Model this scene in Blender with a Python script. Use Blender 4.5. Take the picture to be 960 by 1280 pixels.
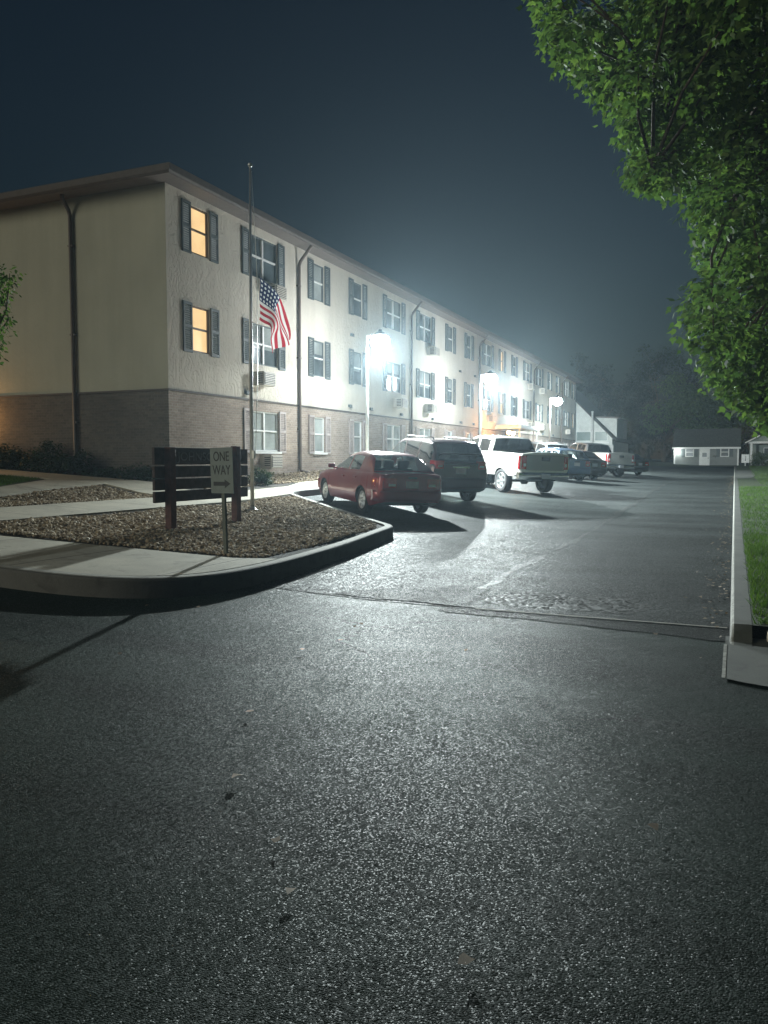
import bpy, bmesh, math, random
import numpy as np
from mathutils import Vector, Matrix, geometry
R = math.radians
for o in list(bpy.data.objects):
    bpy.data.objects.remove(o)
sc = bpy.context.scene
C = sc.collection
rng = np.random.default_rng(11)
random.seed(11)

# ------------------------------------------------------------------ camera, sky, sun, exposure
cam = bpy.data.cameras.new('camera')
cam.sensor_fit = 'HORIZONTAL'; cam.sensor_width = 36.0; cam.lens = 36.0*1000/960
cam.clip_start = .05; cam.clip_end = 2000
co = bpy.data.objects.new('camera', cam); C.objects.link(co)
co.location = (0, 0, 1.5)
co.rotation_euler = (R(90-3.690), 0, R(23.610))
sc.camera = co

SUN_DIR = Vector((-.60, -.74, .27)).normalized()      # towards the faint light over the street behind the camera
w = bpy.data.worlds.new('World'); sc.world = w; w.use_nodes = True
nt = w.node_tree
sky = nt.nodes.new('ShaderNodeTexSky'); sky.sky_type = 'NISHITA'; sky.sun_disc = False
sky.sun_elevation = R(4.0); sky.ozone_density = 3.6; sky.dust_density = .4; sky.air_density = 1.3; sky.sun_rotation = math.atan2(SUN_DIR.x, SUN_DIR.y)
nt.links.new(sky.outputs[0], nt.nodes['Background'].inputs[0])
nt.nodes['Background'].inputs[1].default_value = SKY_STRENGTH = .0092
sl = bpy.data.lights.new('night_light', 'SUN'); sl.energy = .42; sl.angle = R(28); sl.color = (1, .95, .75)
so = bpy.data.objects.new('night_light', sl); C.objects.link(so)
so.rotation_euler = (-SUN_DIR).to_track_quat('-Z', 'Y').to_euler()
sc.view_settings.view_transform = 'Standard'; sc.view_settings.look = 'None'
sc.view_settings.exposure = 1.0; sc.view_settings.gamma = 1.0; sc.view_settings.use_curve_mapping = False
sc.render.engine = 'CYCLES'
cy = sc.cycles
cy.use_denoising = True
cy.max_bounces = 5; cy.diffuse_bounces = 2; cy.glossy_bounces = 2; cy.transmission_bounces = 2
cy.transparent_max_bounces = 12; cy.volume_bounces = 0
cy.sample_clamp_indirect = 4.0
HAZE_DENSITY = .0008
LAMP_MAIN = 9000.0; LAMP_DOWN = 250.0; LAMP_SPILL = 80.0; LENS = 84.0

# ------------------------------------------------------------------ helpers
class MB:
    def __init__(s): s.v = []; s.f = []; s.m = []; s.s = []
    def add(s, vs, fs, m=0, smooth=False):
        b = len(s.v); s.v += [tuple(v) for v in vs]
        for f in fs: s.f.append([i+b for i in f]); s.m.append(m); s.s.append(smooth)
        return s
    def box(s, c, d, rot=None, m=0):
        x, y, z = (k/2 for k in d)
        p = [Vector((a*x, b*y, e*z)) for a in (-1, 1) for b in (-1, 1) for e in (-1, 1)]
        if rot is not None: p = [rot @ q for q in p]
        c = Vector(c)
        return s.add([q+c for q in p], [(0,1,3,2),(4,6,7,5),(0,4,5,1),(2,3,7,6),(0,2,6,4),(1,5,7,3)], m)
    def tube(s, pts, rad, n=10, m=0, cap=True):
        pts = [Vector(p) for p in pts]
        if not hasattr(rad, '__len__'): rad = [rad]*len(pts)
        vs = []; k = len(pts)
        for i, p in enumerate(pts):
            t = (pts[min(i+1, k-1)]-pts[max(i-1, 0)]).normalized()
            a = t.orthogonal().normalized() if i == 0 else (a - t*a.dot(t)).normalized()
            b = t.cross(a)
            vs += [p+(a*math.cos(q)+b*math.sin(q))*rad[i] for q in (2*math.pi*j/n for j in range(n))]
        fs = [(i*n+j, i*n+(j+1) % n, (i+1)*n+(j+1) % n, (i+1)*n+j) for i in range(k-1) for j in range(n)]
        if cap: fs += [tuple(range(n-1, -1, -1)), tuple(range((k-1)*n, k*n))]
        return s.add(vs, fs, m, True)
    def lathe(s, prof, axis='z', c=(0,0,0), n=20, m=0, smooth=True):
        vs = []; c = Vector(c)
        for r, h in prof:
            for j in range(n):
                q = 2*math.pi*j/n; a, b = r*math.cos(q), r*math.sin(q)
                vs.append(c+Vector({'z': (a, b, h), 'y': (a, h, b), 'x': (h, a, b)}[axis]))
        k = len(prof)
        fs = [(i*n+j, i*n+(j+1) % n, (i+1)*n+(j+1) % n, (i+1)*n+j) for i in range(k-1) for j in range(n)]
        return s.add(vs, fs, m, smooth)
    def grid(s, rows, m=0, smooth=True):
        n = len(rows[0]); vs = [p for r in rows for p in r]
        return s.add(vs, [(i*n+j, i*n+j+1, (i+1)*n+j+1, (i+1)*n+j) for i in range(len(rows)-1) for j in range(n-1)], m, smooth)
    def build(s, name, mats, parent=None, org=(0,0,0), bevel=0):
        me = bpy.data.meshes.new(name)
        ox, oy, oz = org
        me.from_pydata([(a-ox, b-oy, c-oz) for a, b, c in s.v], [], s.f)
        if not isinstance(mats, (list, tuple)): mats = [mats]
        for q in mats: me.materials.append(q)
        me.polygons.foreach_set('material_index', s.m); me.polygons.foreach_set('use_smooth', s.s)
        me.update()
        o = bpy.data.objects.new(name, me); C.objects.link(o)
        if parent is not None: o.parent = parent
        elif any(org): o.location = org
        if bevel:
            b = o.modifiers.new('bevel', 'BEVEL'); b.width = bevel; b.segments = 2; b.limit_method = 'ANGLE'
        return o

def fast(name, V, n, mats, parent=None, mi=None, smooth=False):
    """V: (faces*n, 3) loose polygons of n corners each."""
    V = np.asarray(V, np.float32).reshape(-1, 3); k = len(V)//n
    me = bpy.data.meshes.new(name)
    me.vertices.add(len(V)); me.vertices.foreach_set('co', V.ravel())
    me.loops.add(len(V)); me.loops.foreach_set('vertex_index', np.arange(len(V), dtype=np.int32))
    me.polygons.add(k); me.polygons.foreach_set('loop_start', np.arange(0, len(V), n, dtype=np.int32))
    if not isinstance(mats, (list, tuple)): mats = [mats]
    for q in mats: me.materials.append(q)
    if mi is not None: me.polygons.foreach_set('material_index', np.asarray(mi, np.int32))
    if smooth: me.polygons.foreach_set('use_smooth', np.ones(k, bool))
    me.update(calc_edges=True); me.validate()
    o = bpy.data.objects.new(name, me); C.objects.link(o)
    if parent is not None: o.parent = parent
    return o

def tag(o, label=None, cat=None, group=None, kind=None):
    if label: o['label'] = label
    if cat: o['category'] = cat
    if group: o['group'] = group
    if kind: o['kind'] = kind
    return o

def empty(name, loc=(0,0,0), rot=None, **k):
    o = bpy.data.objects.new(name, None); C.objects.link(o); o.location = loc; o.empty_display_size = .2
    if rot is not None: o.rotation_euler = rot
    return tag(o, **k)

def lamp(name, kind, loc, energy, color, parent=None, **k):
    l = bpy.data.lights.new(name, kind); l.energy = energy; l.color = color
    aim = k.pop('aim', None)
    for a, b in k.items(): setattr(l, a, b)
    o = bpy.data.objects.new(name, l); C.objects.link(o); o.location = loc
    if aim is not None: o.rotation_euler = Vector(aim).to_track_quat('-Z', 'Y').to_euler()
    if parent is not None: o.parent = parent
    return o

# ------------------------------------------------------------------ materials
MATS = {}
class NT:
    def __init__(s, name):
        s.m = bpy.data.materials.new(name); s.m.use_nodes = True; s.t = s.m.node_tree
        s.b = s.t.nodes['Principled BSDF']; s.out = s.t.nodes['Material Output']
        MATS[name] = s.m
    def n(s, typ, **k):
        o = s.t.nodes.new('ShaderNode'+typ)
        for a, b in k.items():
            if a.startswith('i_'):
                key = a[2:]; key = int(key) if key.isdigit() else key.replace('_', ' ')
                s.put(o.inputs[key], b)
            else: setattr(o, a, b)
        return o
    def put(s, sock, v):
        if isinstance(v, bpy.types.NodeSocket): s.t.links.new(v, sock)
        elif hasattr(v, 'outputs'): s.t.links.new(v.outputs[0], sock)
        else:
            if hasattr(v, '__len__') and len(v) == 3 and sock.type == 'RGBA': v = (*v, 1)
            sock.default_value = v
    def set(s, **k):
        for a, b in k.items(): s.put(s.b.inputs[a.replace('_', ' ')], b)
    def pos(s): return s.n('NewGeometry').outputs['Position']
    def noise(s, scale, detail=4, vec=None, rough=.55, dist=0):
        return s.n('TexNoise', i_Vector=vec or s.pos(), i_Scale=scale, i_Detail=detail, i_Roughness=rough, i_Distortion=dist).outputs['Fac']
    def ramp(s, fac, stops):
        r = s.n('ValToRGB', i_Fac=fac); e = r.color_ramp.elements
        while len(e) < len(stops): e.new(.5)
        for q, (p, c) in zip(e, stops):
            q.position = p; q.color = (*c, 1) if hasattr(c, '__len__') else (c, c, c, 1)
        return r.outputs[0]
    def math(s, op, a, b=0.0, c=0.0):
        return s.n('Math', operation=op, i_0=a, i_1=b, i_2=c).outputs[0]
    def mix(s, f, a, b, blend='MIX'):
        o = s.n('Mix', data_type='RGBA', blend_type=blend)
        s.put(o.inputs[0], f); s.put(o.inputs[6], a); s.put(o.inputs[7], b); return o.outputs[2]
    def bump(s, h, dist=.01, strength=1.0, normal=None):
        o = s.n('Bump', i_Height=h, i_Distance=dist, i_Strength=strength)
        if normal is not None: s.put(o.inputs['Normal'], normal)
        s.put(s.b.inputs['Normal'], o.outputs[0]); return o.outputs[0]

def plain(name, col, rough=.5, metal=0.0, var=.12, scale=6.0, bump=0.0, spec=.5, coat=0.0):
    if name in MATS: return MATS[name]
    t = NT(name); f = t.noise(scale, 3)
    lo = tuple(c*(1-var) for c in col); hi = tuple(min(1, c*(1+var)) for c in col)
    t.set(Base_Color=t.ramp(f, [(.3, lo), (.7, hi)]), Roughness=rough, Metallic=metal, Specular_IOR_Level=spec, Coat_Weight=coat)
    if coat: t.set(Coat_Roughness=.06)
    if bump: t.bump(t.noise(scale*8, 4), bump)
    return t.m

def emit(name, col, strength):
    if name in MATS: return MATS[name]
    t = NT(name); t.set(Base_Color=(.8, .8, .8), Emission_Color=col, Emission_Strength=strength); return t.m

def asphalt(name, stone, lo, hi, rough=.5, bumpd=.006, big=(.75, 1.25), spec=.06, tilt=.24, shiny=.52):
    t = NT(name); p = t.pos()
    v = t.n('TexVoronoi', i_Vector=p, i_Scale=stone, i_Randomness=1.0)
    cell = t.n('SeparateColor', i_Color=v.outputs['Color']).outputs[0]
    base = t.ramp(cell, [(0, lo), (.75, tuple(.5*(a+b) for a, b in zip(lo, hi))), (1, hi)])
    wear = t.ramp(t.noise(.55, 5), [(.3, big[0]), (.7, big[1])])
    base = t.mix(1, base, wear, 'MULTIPLY')
    stain = t.ramp(t.noise(1.7, 3, dist=.6), [(.62, 1.0), (.78, .62)])
    base = t.mix(1, base, stain, 'MULTIPLY')
    # hairline cracks wander over it, and long faint bands where tyres have run
    wob = t.n('VectorMath', operation='SCALE', i_0=t.n('TexNoise', i_Vector=p, i_Scale=1.4, i_Detail=5).outputs['Color']); wob.inputs['Scale'].default_value = .9
    cr = t.n('TexVoronoi', feature='DISTANCE_TO_EDGE', i_Vector=t.n('VectorMath', operation='ADD', i_0=p, i_1=wob.outputs[0]).outputs[0], i_Scale=.34)
    crack = t.math('MULTIPLY', t.math('LESS_THAN', cr.outputs['Distance'], .0032), t.ramp(t.noise(.4, 2), [(.46, 0.0), (.56, 1.0)]))
    base = t.mix(t.math('MULTIPLY', crack, .8), base, (.008, .009, .009))
    band = t.noise(1.0, 3, t.n('Mapping', i_Vector=p, i_Scale=(.18, .9, 1)).outputs[0], .5, .4)
    base = t.mix(1, base, t.ramp(band, [(.38, .74), (.62, 1.2)]), 'MULTIPLY')
    h = t.math('ADD', t.math('MULTIPLY', t.math('SUBTRACT', 1.0, v.outputs['Distance']), .75), t.math('MULTIPLY', cell, .55))
    h = t.math('ADD', h, t.math('MULTIPLY', t.noise(3.0, 3), 1.6))
    # every stone of the aggregate has its own tilt, and the odd one is polished
    off = t.n('VectorMath', operation='SUBTRACT', i_0=v.outputs['Color'], i_1=(.5, .5, .5))
    off = t.n('VectorMath', operation='MULTIPLY', i_0=off.outputs[0], i_1=(tilt*1.6, tilt*1.6, 0))
    off = t.n('VectorMath', operation='ADD', i_0=off.outputs[0], i_1=t.n('NewGeometry').outputs['Normal'])
    off = t.n('VectorMath', operation='NORMALIZE', i_0=off.outputs[0])
    t.bump(h, bumpd, 1.0, off.outputs[0])
    c2 = t.n('SeparateColor', i_Color=v.outputs['Color']).outputs[2]
    rr = t.ramp(t.noise(.9, 4), [(.3, rough-.07), (.7, rough+.1)])
    rr = t.mix(t.math('GREATER_THAN', c2, .70), rr, (shiny, shiny, shiny))
    t.set(Base_Color=base, Roughness=rr, Specular_IOR_Level=spec); return t.m
M_STREET = asphalt('street_asphalt', 140, (.012, .022, .019), (.056, .078, .068), .72, .0026, spec=.055, tilt=.24, shiny=.46)
M_LOT = asphalt('lot_asphalt', 70, (.028, .033, .033), (.080, .088, .086), .8, .003, (.7, 1.3))
M_LANE = asphalt('lane_asphalt', 80, (.026, .031, .031), (.072, .080, .078), .8, .004, (.8, 1.2))
M_SMOOTH = asphalt('patch_asphalt', 130, (.018, .022, .021), (.034, .038, .036), .9, .002, (.85, 1.15))
M_CRACK = asphalt('worn_seam', 45, (.030, .034, .034), (.085, .09, .087), .6, .006)
M_ROUGH = asphalt('broken_asphalt', 34, (.025, .028, .028), (.075, .078, .075), .75, .004)

def concrete(name, col, joint=0, axis=0):
    t = NT(name); p = t.pos()
    f = t.noise(1.3, 6); c = t.ramp(f, [(.25, tuple(a*.70 for a in col)), (.75, tuple(a*1.14 for a in col))])
    c = t.mix(1, c, t.ramp(t.noise(90, 2), [(.3, .86), (.7, 1.08)]), 'MULTIPLY')
    c = t.mix(1, c, t.ramp(t.noise(4, 4, dist=1), [(.55, 1.0), (.72, .68)]), 'MULTIPLY')
    h = t.noise(140, 3)
    if joint:
        u = t.n('SeparateXYZ', i_Vector=p).outputs[axis]
        fr = t.math('ABSOLUTE', t.math('SUBTRACT', t.math('FRACT', t.math('DIVIDE', u, joint)), .5))
        line = t.math('LESS_THAN', fr, .008/joint*1.2)
        c = t.mix(line, c, (.10, .09, .08)); h = t.math('SUBTRACT', h, t.math('MULTIPLY', line, 5))
    t.bump(h, .0015); t.set(Base_Color=c, Roughness=.85); return t.m
M_WALK_X = concrete('walk_concrete_street', (.44, .405, .315), 1.55, 0)
M_WALK_Y = concrete('walk_concrete_path', (.44, .405, .315), 1.5, 1)
M_KERB = concrete('kerb_concrete', (.13, .13, .12))  # shade on the kerb's street face is put into this darker colour
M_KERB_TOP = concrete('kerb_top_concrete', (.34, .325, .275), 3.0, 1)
M_KERB_DARK = concrete('dark_kerb_concrete', (.105, .112, .10), 3.0, 1)  # darker grey-green tone for right kerb top, apron and side pavement

def stucco(name, col, strokes):
    t = NT(name); p = t.pos()
    c = t.ramp(t.noise(.5, 5), [(.25, tuple(a*.86 for a in col)), (.75, tuple(a*1.07 for a in col))])
    streak = t.n('Mapping', i_Vector=p, i_Scale=(2.2, 2.2, .16))
    c = t.mix(1, c, t.ramp(t.noise(1.2, 5, streak.outputs[0]), [(.35, .95), (.6, 1.015)]), 'MULTIPLY')
    if strokes:
        mp = t.n('Mapping', i_Vector=p, i_Scale=(1.0, 1.25, .8))
        a = t.noise(3.6, 2, mp.outputs[0], .4, 2.2)
        h = t.math('ADD', t.ramp(a, [(.44, 0.0), (.5, .9), (.6, 1.0)]), t.math('MULTIPLY', t.noise(30, 3), .25))
        t.bump(h, .010)
    else:
        t.bump(t.math('ADD', t.noise(9, 4), t.math('MULTIPLY', t.noise(60, 3), .4)), .008)
    t.set(Base_Color=c, Roughness=.93, Specular_IOR_Level=.2); return t.m
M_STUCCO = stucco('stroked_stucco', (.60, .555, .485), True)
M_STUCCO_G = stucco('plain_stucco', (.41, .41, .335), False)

def brick(name, a, b, mortar):
    t = NT(name); s = t.n('SeparateXYZ', i_Vector=t.pos())
    u = t.math('ADD', s.outputs[0], s.outputs[1])
    v = t.n('CombineXYZ', i_X=u, i_Y=s.outputs[2])
    br = t.n('TexBrick', i_Vector=v, i_Color1=a, i_Color2=b, i_Mortar=mortar, i_Scale=1.0, i_Mortar_Size=.006,
             i_Brick_Width=.215, i_Row_Height=.075, i_Bias=-.1)
    br.inputs['Mortar Smooth'].default_value = .15
    c = t.mix(1, br.outputs['Color'], t.ramp(t.noise(1.1, 4), [(.3, .82), (.7, 1.12)]), 'MULTIPLY')
    c = t.mix(1, c, t.ramp(t.noise(22, 3), [(.3, .85), (.7, 1.12)]), 'MULTIPLY')
    h = t.math('ADD', t.math('SUBTRACT', 1.0, br.outputs['Fac']), t.math('MULTIPLY', t.noise(60, 3), .3))
    t.bump(h, .008); t.set(Base_Color=c, Roughness=.88); return t.m
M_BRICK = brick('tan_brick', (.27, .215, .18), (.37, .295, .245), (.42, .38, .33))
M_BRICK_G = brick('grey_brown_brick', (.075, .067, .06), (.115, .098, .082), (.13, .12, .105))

def glass(name, tint, refl=.14, rough=.03):
    t = NT(name); t.t.nodes.remove(t.b)
    a = t.n('BsdfTransparent', i_Color=tint); g = t.n('BsdfGlossy', i_Color=(.9, .95, 1), i_Roughness=rough)
    lw = t.n('LayerWeight', i_Blend=.35)
    f = t.math('ADD', t.math('MULTIPLY', lw.outputs['Facing'], .45), refl*.5)
    m = t.n('MixShader', i_0=f); t.put(m.inputs[1], a); t.put(m.inputs[2], g); t.put(t.out.inputs[0], m); return t.m
M_GLASS = glass('car_glass', (.55, .62, .60))
M_TINT = glass('tinted_car_glass', (.05, .055, .06), .2)

def pane(name, col, rough=.12):
    t = NT(name); s = t.n('SeparateXYZ', i_Vector=t.pos())
    f = t.math('FRACT', t.math('MULTIPLY', s.outputs[2], 22.0))       # slats of the blind behind the glass
    c = t.mix(t.ramp(f, [(.1, 0.0), (.35, 1.0)]), tuple(a*.72 for a in col), col)
    c = t.mix(1, c, t.ramp(t.noise(.7, 3), [(.35, .6), (.65, 1.25)]), 'MULTIPLY')
    t.set(Base_Color=c, Roughness=rough, Specular_IOR_Level=.7, Coat_Weight=.5, Coat_Roughness=.04); return t.m
M_PANE = pane('window_pane', (.10, .125, .135))
M_PANE_PALE = pane('blinded_pane', (.33, .36, .35))
def lit_pane(name, col, s):
    t = NT(name); z = t.n('SeparateXYZ', i_Vector=t.pos()).outputs[2]
    f = t.math('FRACT', t.math('MULTIPLY', z, 26.0))
    c = t.mix(t.ramp(f, [(.05, 0.0), (.2, 1.0)]), tuple(a*.88 for a in col), col)
    c = t.mix(1, c, t.ramp(t.noise(1.6, 2), [(.35, .88), (.65, 1.08)]), 'MULTIPLY')
    t.set(Base_Color=(.3, .25, .2), Emission_Color=c, Emission_Strength=s, Roughness=.2); return t.m
M_LIT = lit_pane('lit_blind', (1.0, .66, .30), .50)
M_LIT2 = lit_pane('lit_blind_pink', (1.0, .58, .38), .47)

M_SHUT = plain('slate_shutter', (.085, .105, .11), .6, var=.15)
M_SHUT_PALE = plain('mauve_shutter', (.40, .35, .34), .7)
M_WHITE = plain('white_vinyl', (.72, .73, .72), .45, var=.05)
M_BROWN = plain('brown_downspout', (.085, .06, .048), .5)
M_SOFFIT = plain('soffit_metal', (.13, .112, .105), .6, var=.08)
M_FASCIA = plain('fascia_brown', (.065, .052, .046), .7)
M_ROOF = plain('roof_shingle', (.07, .066, .064), .9, scale=14, bump=.01, var=.3)
M_ACBOX = plain('ac_sleeve', (.52, .48, .42), .6)
M_DARKMETAL = plain('dark_metal', (.045, .047, .05), .5)
M_POLE = plain('galvanised_steel', (.55, .56, .55), .38, .75, var=.08, scale=12)
M_POLE_PAINT = plain('white_pole_paint', (.62, .63, .62), .4)
M_SIGNWOOD = plain('dark_stained_wood', (.050, .033, .030), .75, scale=9, bump=.004, var=.35)
M_REDWOOD = plain('red_stained_post', (.085, .030, .024), .75, scale=9, bump=.004, var=.3)
M_LETTER = plain('sign_lettering', (.15, .13, .125), .7)
M_SIGNFACE = plain('weathered_sign_face', (.17, .205, .195), .5, scale=5)
M_BLACK = plain('sign_black', (.015, .016, .016), .6)
M_RUBBER = plain('tyre_rubber', (.022, .022, .023), .8)
M_PLASTIC = plain('dark_plastic', (.02, .021, .023), .6)
M_ALLOY = plain('alloy_rim', (.62, .63, .64), .28, .85, var=.05)
M_CHROME = plain('chrome', (.7, .71, .72), .16, 1.0, var=.04)
M_TAIL = plain('red_tail_lens', (.42, .012, .018), .12, var=.2, spec=.9, coat=.8)
M_LAMPGLASS = plain('clear_lamp_lens', (.62, .64, .66), .1, var=.05, spec=.9)
M_PLATE = plain('number_plate', (.50, .52, .55), .4)
M_SEAT = plain('seat_fabric', (.10, .10, .105), .9)
M_BARK = plain('bark', (.075, .058, .042), .95, scale=16, bump=.02, var=.4)
def paint(name, col, rough=.28, metal=.35):
    return plain(name, col, rough, metal, .04, 3, 0, .5, .8)

def leafmat(name, a, b, c, trans=.25, rough=.42):
    t = NT(name); r = t.n('NewGeometry').outputs['Random Per Island']
    col = t.ramp(r, [(0, a), (.55, b), (1, c)])
    col = t.mix(1, col, t.ramp(t.noise(.9, 2), [(.3, .75), (.7, 1.25)]), 'MULTIPLY')
    t.set(Base_Color=col, Roughness=rough, Specular_IOR_Level=.03)
    tr = t.n('BsdfTranslucent', i_Color=t.mix(1, col, (1.1, 1.25, .55), 'MULTIPLY'))
    m = t.n('MixShader', i_0=trans); t.put(m.inputs[1], t.b.outputs[0]); t.put(m.inputs[2], tr); t.put(t.out.inputs[0], m); return t.m
M_LEAF = leafmat('maple_leaf', (.062, .115, .055), (.10, .17, .068), (.16, .24, .085), .36, .6)
M_LEAF_FAR = leafmat('far_leaf', (.060, .095, .055), (.095, .145, .078), (.13, .185, .095), .3, .6)
M_LEAF_DARK = leafmat('dark_leaf', (.012, .020, .015), (.017, .029, .020), (.026, .040, .025))
M_LEAF_BUSH = leafmat('shrub_leaf', (.016, .036, .018), (.030, .058, .030), (.065, .085, .060))
M_GRASS = leafmat('grass_blade', (.050, .105, .024), (.085, .165, .036), (.13, .19, .06), .25, .6)
M_SOIL = plain('soil', (.030, .024, .018), .95, scale=9, bump=.02, var=.4)
M_TURF = plain('turf_base', (.035, .055, .02), .95, scale=7, bump=.02, var=.3)
def rockmat():
    t = NT('crushed_rock'); r = t.n('NewGeometry').outputs['Random Per Island']
    c = t.ramp(r, [(0, (.14, .108, .074)), (.35, (.29, .225, .152)), (.7, (.40, .325, .225)), (.93, (.52, .44, .33)), (1, (.66, .60, .50))])
    c = t.mix(1, c, t.ramp(t.noise(30, 3), [(.3, .8), (.7, 1.15)]), 'MULTIPLY')
    t.set(Base_Color=c, Roughness=.9, Specular_IOR_Level=.08); return t.m
M_ROCK = rockmat()

# ------------------------------------------------------------------ terrain
def S(t):
    t = np.clip(t, 0, 1); return t*t*(3-2*t)
def G(x, y):
    t = -3.5-np.asarray(x, float); t = np.minimum(t, 26)
    return .055*(t+np.sqrt(t*t+.25))/2 + .38*S((np.asarray(y, float)-14)/24.) + .45*S((np.asarray(y, float)-50)/45.)
def I(x, y):            # planted island between the kerb and the building
    return G(x, y)+.17+.15*S((-12.5-np.asarray(x, float))/1.7)

def sheet(name, xs, ys, zf, off, mat, kind='structure'):
    X, Y = np.meshgrid(xs, ys); Z = zf(X, Y)+off
    n = len(xs); mb = MB()
    mb.v = [tuple(p) for p in np.stack([X, Y, Z], -1).reshape(-1, 3)]
    mb.f = [[i*n+j, i*n+j+1, (i+1)*n+j+1, (i+1)*n+j] for i in range(len(ys)-1) for j in range(n-1)]
    mb.m = [0]*len(mb.f); mb.s = [True]*len(mb.f)
    return tag(mb.build(name, mat), kind=kind)

def inpoly(px, py, poly):
    c = np.zeros(px.shape, bool); n = len(poly)
    for i in range(n):
        x1, y1 = poly[i]; x2, y2 = poly[(i+1) % n]
        if y1 == y2: continue
        c ^= ((y1 > py) != (y2 > py)) & (px < (x2-x1)*(py-y1)/(y2-y1)+x1)
    return c
def densify(poly, step):
    out = []
    for i in range(len(poly)):
        a, b = np.array(poly[i], float), np.array(poly[(i+1) % len(poly)], float)
        k = max(1, int(np.linalg.norm(b-a)/step)); out += [tuple(a+(b-a)*j/k) for j in range(k)]
    return out
def patch(name, poly, zf, off, mat, res=.5, kind='structure', skirt=0):
    ring = densify(poly, res); n = len(ring)
    xs = [p[0] for p in ring]; ys = [p[1] for p in ring]
    gx, gy = np.meshgrid(np.arange(min(xs), max(xs), res)+res*.37, np.arange(min(ys), max(ys), res)+res*.41)
    gx, gy = gx.ravel(), gy.ravel(); k = inpoly(gx, gy, ring)
    P = [Vector(p) for p in ring]+[Vector((a, b)) for a, b in zip(gx[k], gy[k])]
    vs, _, fs, *_ = geometry.delaunay_2d_cdt(P, [(i, (i+1) % n) for i in range(n)], [list(range(n))], 1, 1e-4)
    mb = MB(); mb.add([(v.x, v.y, float(zf(v.x, v.y))+off) for v in vs], [list(f) for f in fs], 0, True)
    if skirt:
        a = [(x, y, float(zf(x, y))+off) for x, y in ring]; b = [(x, y, z-skirt) for x, y, z in a]
        mb.add(a+b, [(i, (i+1) % n, n+(i+1) % n, n+i) for i in range(n)], 0)
    o = mb.build(name, mat); return tag(o, kind=kind)
def sweep(name, line, prof, zf, mat, step=.4, kind='structure', hs=None):
    """prof: (sideways, up) section carried along a ground line; sideways is to the left of travel."""
    pts = []
    for i in range(len(line)-1):
        a, b = np.array(line[i], float), np.array(line[i+1], float); k = max(1, int(np.linalg.norm(b-a)/step))
        pts += [a+(b-a)*j/k for j in range(k)]
    pts.append(np.array(line[-1], float)); rows = []
    for i, p in enumerate(pts):
        d = pts[min(i+1, len(pts)-1)]-pts[max(i-1, 0)]; d /= np.linalg.norm(d); nrm = np.array([-d[1], d[0]])
        z = float(zf(p[0], p[1])); k = hs(p[1]) if hs else 1; rows.append([(*(p+nrm*u), z+h*k) for u, h in prof])
    mb = MB(); mb.grid(rows, 0, False); o = mb.build(name, mat)
    return tag(o, kind=kind)

XS = np.unique(np.concatenate([np.arange(-150, -30, 6), np.arange(-30, -8, 1), np.arange(-8, 3, .25), np.arange(3, 20, 1), np.arange(20, 151, 6)]))
YS = np.unique(np.concatenate([np.arange(-40, -5, 5), np.arange(-5, 100, 1), np.arange(100, 261, 8)]))
sheet('street', XS, YS, G, 0, M_STREET)
# ------------------------------------------------------------------ roads, kerbs, walks, beds
KERB = [(-45, 5.92), (-7.6, 5.92), (-6.7, 5.94), (-6.0, 6.05), (-5.45, 6.3), (-5.1, 6.75), (-4.95, 7.4), (-4.94, 8.4), (-5.12, 10.3), (-5.45, 12.4), (-5.56, 13.1), (-5.66, 13.38), (-5.86, 13.62), (-6.2, 13.95), (-10.4, 18.15), (-10.85, 18.65), (-11.08, 19.2), (-11.1, 20.0), (-11.1, 79.0)]
def chaikin(line, n):
    for _ in range(n):
        out = [line[0]]
        for p, q in zip(line, line[1:]): out += [(.75*p[0]+.25*q[0], .75*p[1]+.25*q[1]), (.25*p[0]+.75*q[0], .25*p[1]+.75*q[1])]
        line = out+[line[-1]]
    return line
KERB = chaikin(KERB, 3)
def ragged(a, b, amp, step=.25, seed=1):
    r = np.random.default_rng(seed); a, b = np.array(a, float), np.array(b, float)
    L = np.linalg.norm(b-a); k = int(L/step); d = (b-a)/L; n = np.array([-d[1], d[0]]); o = 0; out = []
    for j in range(k+1):
        o = .8*o+r.normal()*amp*.5; out.append(tuple(a+d*L*j/k+n*o))
    return out
lot_left = [(x-.02, y) for x, y in KERB if 7.4 < y]
lot = [(0.0, 7.68), (0.0, 79.0)]+list(reversed(lot_left))+[(-4.93, 7.68)]
lot = [(-.001, 7.68), (-.001, 79.0)]+[(x-.03, y) for x, y in reversed(KERB) if y > 7.68]+[(-4.97, 7.68)]
patch('parking_lot', lot, G, .004, M_LOT, .5)
edge = ragged((-2.75, 9.0), (-3.0, 54.0), .05, .3, 3)
patch("lane", [(-.002, 7.72), (-.002, 55.3)]+edge[::-1]+[(-2.7, 8.3), (-2.66, 7.72)], G, .008, M_LANE, .5)
wl = ragged((-2.75, 8.9), (-3.0, 52.0), .06, .22, 5); wr = ragged((-2.58, 8.9), (-2.92, 52.0), .05, .22, 6)
patch('worn_lane_seam', wr+wl[::-1], G, .012, M_CRACK, .3)
patch('broken_asphalt', ragged((-2.35, 8.02), (-.9, 7.97), .05, .10, 7)+ragged((-.8, 8.3), (-1.6, 8.95), .16, .10, 8)+ragged((-2.1, 8.95), (-2.5, 8.3), .08, .10, 9), G, .0098, M_ROUGH, .12)
patch('asphalt_repair', ragged((-4.0, 7.8), (-2.55, 7.75), .04, .12, 10)+ragged((-2.4, 8.4), (-2.6, 9.2), .05, .12, 11)+ragged((-3.0, 9.0), (-3.7, 8.3), .05, .12, 12), G, .011, M_SMOOTH, .2)
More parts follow.
